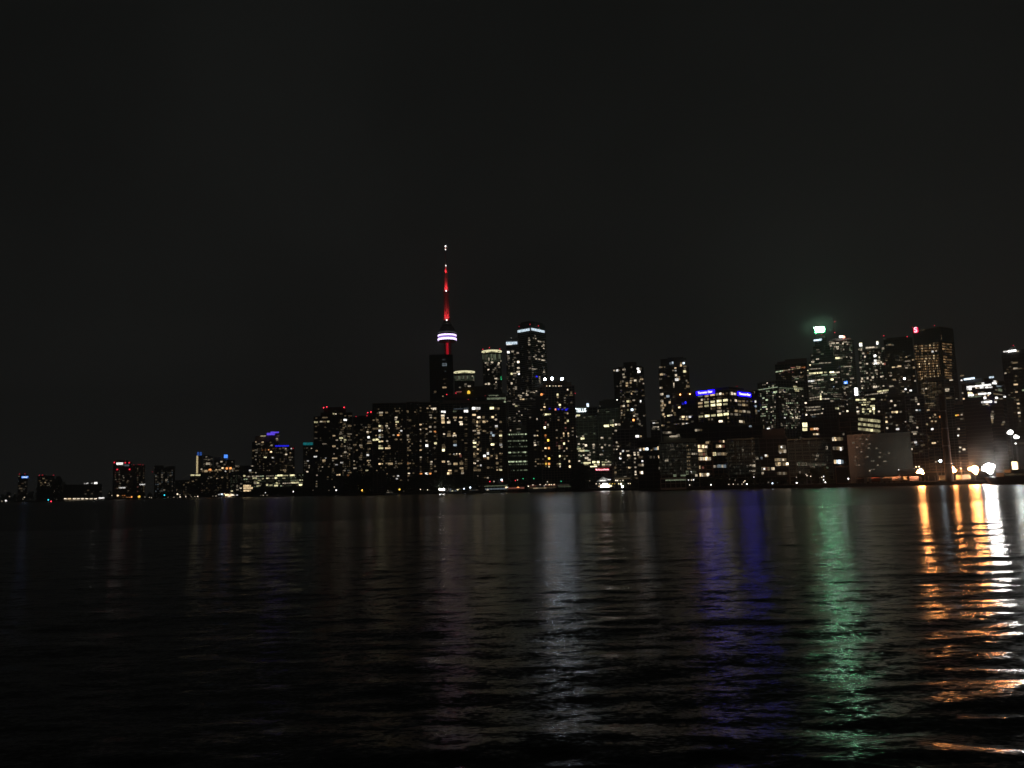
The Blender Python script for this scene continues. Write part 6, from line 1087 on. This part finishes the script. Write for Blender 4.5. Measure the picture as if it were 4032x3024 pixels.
# ------------------------------------------------------------------ trees
LEAF = mat('dark_foliage', (.045, .065, .035), .7, var=.35, scale=.5); BARK = mat('bark', (.09, .07, .05), .9)
def crown_mesh(seed, n, conic):
    r = np.random.RandomState(seed); cl = []
    for i in range(14):
        z = r.uniform(.15, 1); R = (1.05 - z) * .62 if conic else .42 * math.sin(math.pi * min(1, max(.12, z))) + .05
        a = r.uniform(0, 6.28); q = R * r.uniform(.2, 1); cl.append((q*math.cos(a), q*math.sin(a), z, .14 + .12 * r.rand()))
    v = []; f = []
    for i in range(n):
        c = cl[r.randint(len(cl))]; d = r.normal(size=3); d /= np.linalg.norm(d); d *= c[3] * r.uniform(.5, 1.15)
        p = np.array(c[:3]) + d * (1, 1, .8); s = r.uniform(.016, .034); a = r.normal(size=3); a /= np.linalg.norm(a); b_ = np.cross(a, r.normal(size=3)); b_ /= np.linalg.norm(b_)
        k = len(v); v += [tuple(p - a*s - b_*s), tuple(p + a*s - b_*s), tuple(p + a*s + b_*s), tuple(p - a*s + b_*s)]; f.append((k, k+1, k+2, k+3))
    m = bpy.data.meshes.new('crown'); m.from_pydata(v, [], f); m.materials.append(LEAF); m.update(); return m
CR = [crown_mesh(i, 900, False) for i in range(5)] + [crown_mesh(20 + i, 900, True) for i in range(3)]
mb = MB(); mb.tube((0, 0, -.05), (0, 0, .45), .028, 8, r2=.016)
for i in range(5):
    a = i * 1.3; mb.tube((0, 0, .25 + i*.04), (.22*math.cos(a), .22*math.sin(a), .5 + i*.06), .012, 5, r2=.005)
TRK = mb.mesh('trunk', [BARK])
def trees(rows, desc, group, conic=False):
    rows = sorted(rows)
    for i, (u, vt, D) in enumerate(rows):
        D = D or shore(u) + 16; x, y = at_ground(u, D); h = P(u, vt, D).z - GZ
        e = empty('conifer' if conic else 'tree', (x, y, GZ)); tag(e, 'dark %s, %s from left, %s' % ('pointed tree' if conic else 'leafy tree', ORD[i], desc), 'tree', group)
        ws = rnd.uniform(.9, 1.2) * (1 if not conic else .75)
        if h < 9: ws *= 1.15
        for nm, me in (('crown', CR[5 + i % 3] if conic else CR[i % 5]), ('trunk', TRK)):
            o = bpy.data.objects.new(nm, me); COL.objects.link(o); o.parent = e; o.scale = (h*ws, h*ws, h); o.rotation_euler = (0, 0, rnd.uniform(0, 6))
trees([(150, 1925, None), (172, 1915, None), (196, 1908, None), (220, 1900, None), (243, 1905, None)], 'on the mound left of the terminal', 'trees on the far-left mound')
trees([(u, 1938 + (i % 3) * 4, None) for i, u in enumerate(range(700, 860, 22))], 'below the gold-lit pier', 'trees below the gold-lit pier')
trees([(u, 1916 + (i * 7 % 13), None) for i, u in enumerate(range(1030, 1240, 19))], 'in front of the yellow-windowed offices', 'trees before the yellow-windowed offices')
trees([(1372, 1885, None), (1392, 1870, None), (1412, 1862, None), (1434, 1872, None), (1456, 1880, None), (1478, 1868, None), (1502, 1882, None), (1526, 1892, None), (1550, 1905, None)], 'by the first amber quay lamp', 'trees by the amber quay lamp')
trees([(1598, 1905, None), (1620, 1888, None), (1644, 1880, None), (1668, 1884, None), (1690, 1872, None), (1712, 1868, None), (1736, 1884, None), (1764, 1880, None), (1790, 1882, None), (1818, 1878, None), (1846, 1884, None), (1872, 1890, None)],
      'under the large-windowed slabs', 'trees under the large-windowed slabs')
trees([(2004, 1896, 1030), (2020, 1884, 1030), (2044, 1876, 1028), (2066, 1872, 1024), (2086, 1880, 1018)], 'under the small-windowed offices', 'trees under the small-windowed offices')
trees([(2262, 1878, 878), (2278, 1862, 876), (2292, 1842, 874), (2304, 1850, 872)], 'left of the marquee', 'trees left of the marquee')
trees([(2460, 1893, None), (2492, 1882, None), (2500, 1890, None)], 'under the gridded condo block', 'trees under the gridded condo block')
trees([(2540, 1890, None), (2622, 1880, None), (2634, 1886, None), (2664, 1884, None), (2714, 1882, None), (2724, 1890, None)], 'under the western waterfront condos', 'trees under the western condos')
trees([(2775, 1884, None), (2790, 1878, None), (2810, 1880, None), (2832, 1876, None), (2852, 1874, None), (2876, 1884, None), (2900, 1886, None), (2945, 1878, None), (2962, 1872, None), (2982, 1880, None)], 'under the middle waterfront condos', 'trees under the middle condos')
trees([(3005, 1880, None), (3030, 1884, None), (3060, 1882, None), (3088, 1876, None), (3150, 1868, None), (3166, 1874, None), (3262, 1882, None), (3280, 1888, None)], 'under the eastern waterfront condos', 'trees under the eastern condos')
trees([(3206, 1842, None), (3214, 1856, None), (3244, 1840, None), (3254, 1858, None)], 'tall pointed ones under the eastern condos', 'pointed trees under the eastern condos', True)

# ------------------------------------------------------------------ rain haze
hz = MB(); hz.box(-4200, -60, -3.5, 4200, 5000, 640)
hm = bpy.data.materials.new('thin_rain_haze'); hm.use_nodes = True; ht = hm.node_tree; ht.nodes.clear()
hv = ht.nodes.new('ShaderNodeVolumePrincipled'); hv.inputs['Color'].default_value = (.97, .97, .97, 1); hv.inputs['Density'].default_value = .00018
hv.inputs['Anisotropy'].default_value = .3
ho = ht.nodes.new('ShaderNodeOutputMaterial'); ht.links.new(hv.outputs[0], ho.inputs['Volume'])
tag(hz.build('haze', hm), kind='stuff')

def vapour(name, u0, u1, v0, v1, D, thick, dens, scale, label, kindname):
    """a patch of drifting vapour: lumpy ellipsoid filled with uneven density"""
    c = P((u0+u1)/2, (v0+v1)/2, D); rx = (u1-u0)/2 * D/F; rz = (v1-v0)/2 * D/F
    mb = MB(); mb.lathe([(math.sin(math.pi*j/16) + 1e-3, -math.cos(math.pi*j/16)) for j in range(17)], 0, 0, 32); r = random.Random(3)
    o = mb.build(name, [], None, c); o.data.transform(Matrix.Diagonal((rx, thick, rz, 1)))
    m = bpy.data.materials.new(name); m.use_nodes = True; t = m.node_tree; t.nodes.clear(); N = t.nodes.new; L = t.links.new
    tc = N('ShaderNodeTexCoord'); n = N('ShaderNodeTexNoise'); n.inputs['Scale'].default_value = scale; n.inputs['Detail'].default_value = 4; L(tc.outputs['Object'], n.inputs['Vector'])
    mp = N('ShaderNodeMapping'); mp.inputs['Scale'].default_value = (1/rx, 1/thick, 1/rz); L(tc.outputs['Object'], mp.inputs['Vector'])
    ln = N('ShaderNodeVectorMath'); ln.operation = 'LENGTH'; L(mp.outputs[0], ln.inputs[0])
    fo = N('ShaderNodeMapRange'); fo.inputs['From Min'].default_value = 1; fo.inputs['From Max'].default_value = .2; L(ln.outputs['Value'], fo.inputs[0])
    a = N('ShaderNodeMapRange'); a.inputs['From Min'].default_value = .40; a.inputs['From Max'].default_value = .72; L(n.outputs['Fac'], a.inputs[0])
    k = N('ShaderNodeMath'); k.operation = 'MULTIPLY'; L(fo.outputs[0], k.inputs[0]); L(a.outputs[0], k.inputs[1])
    k2 = N('ShaderNodeMath'); k2.operation = 'MULTIPLY'; k2.inputs[1].default_value = dens; L(k.outputs[0], k2.inputs[0])
    v = N('ShaderNodeVolumeScatter'); v.inputs['Color'].default_value = (.95, .97, .97, 1); L(k2.outputs[0], v.inputs['Density'])
    oo = N('ShaderNodeOutputMaterial'); L(v.outputs[0], oo.inputs['Volume']); o.data.materials.append(m); tag(o, label, kindname, kind='stuff'); return o
vapour('low_cloud', 3130, 3310, 1225, 1330, 1440, 26, .012, .045, 'wisp of low cloud lit green above the stepped office tower', 'cloud')
vapour('steam_and_halo_mist', 3780, 4110, 1680, 1890, 541, 11, .022, .12, 'pale steam drifting over the right end of the floodlit dock yard', 'steam')
vapour('steam_and_halo_mist', 3560, 3900, 1790, 1890, 548, 12, .014, .10, 'added thin mist giving the orange yard floodlights their halos', 'steam')  # vapour added so that the orange lamps show halos
cy.volume_step_rate = 4.0; cy.volume_max_steps = 64

trees([(8, 1950, None), (34, 1942, None), (62, 1948, None), (92, 1944, None), (122, 1938, None)], 'at the far-left end of the shore', 'trees at the far-left end')
trees([(430 + i * 23, 1938 + (i * 5 % 11), shore(430 + i * 23) + 45) for i in range(12)], 'behind the orange quay lamps', 'trees behind the orange quay lamps')
trees([(868 + i * 20, 1930 + (i * 7 % 9), None) for i in range(8)], 'beside the glowing event pavilion', 'trees beside the event pavilion')
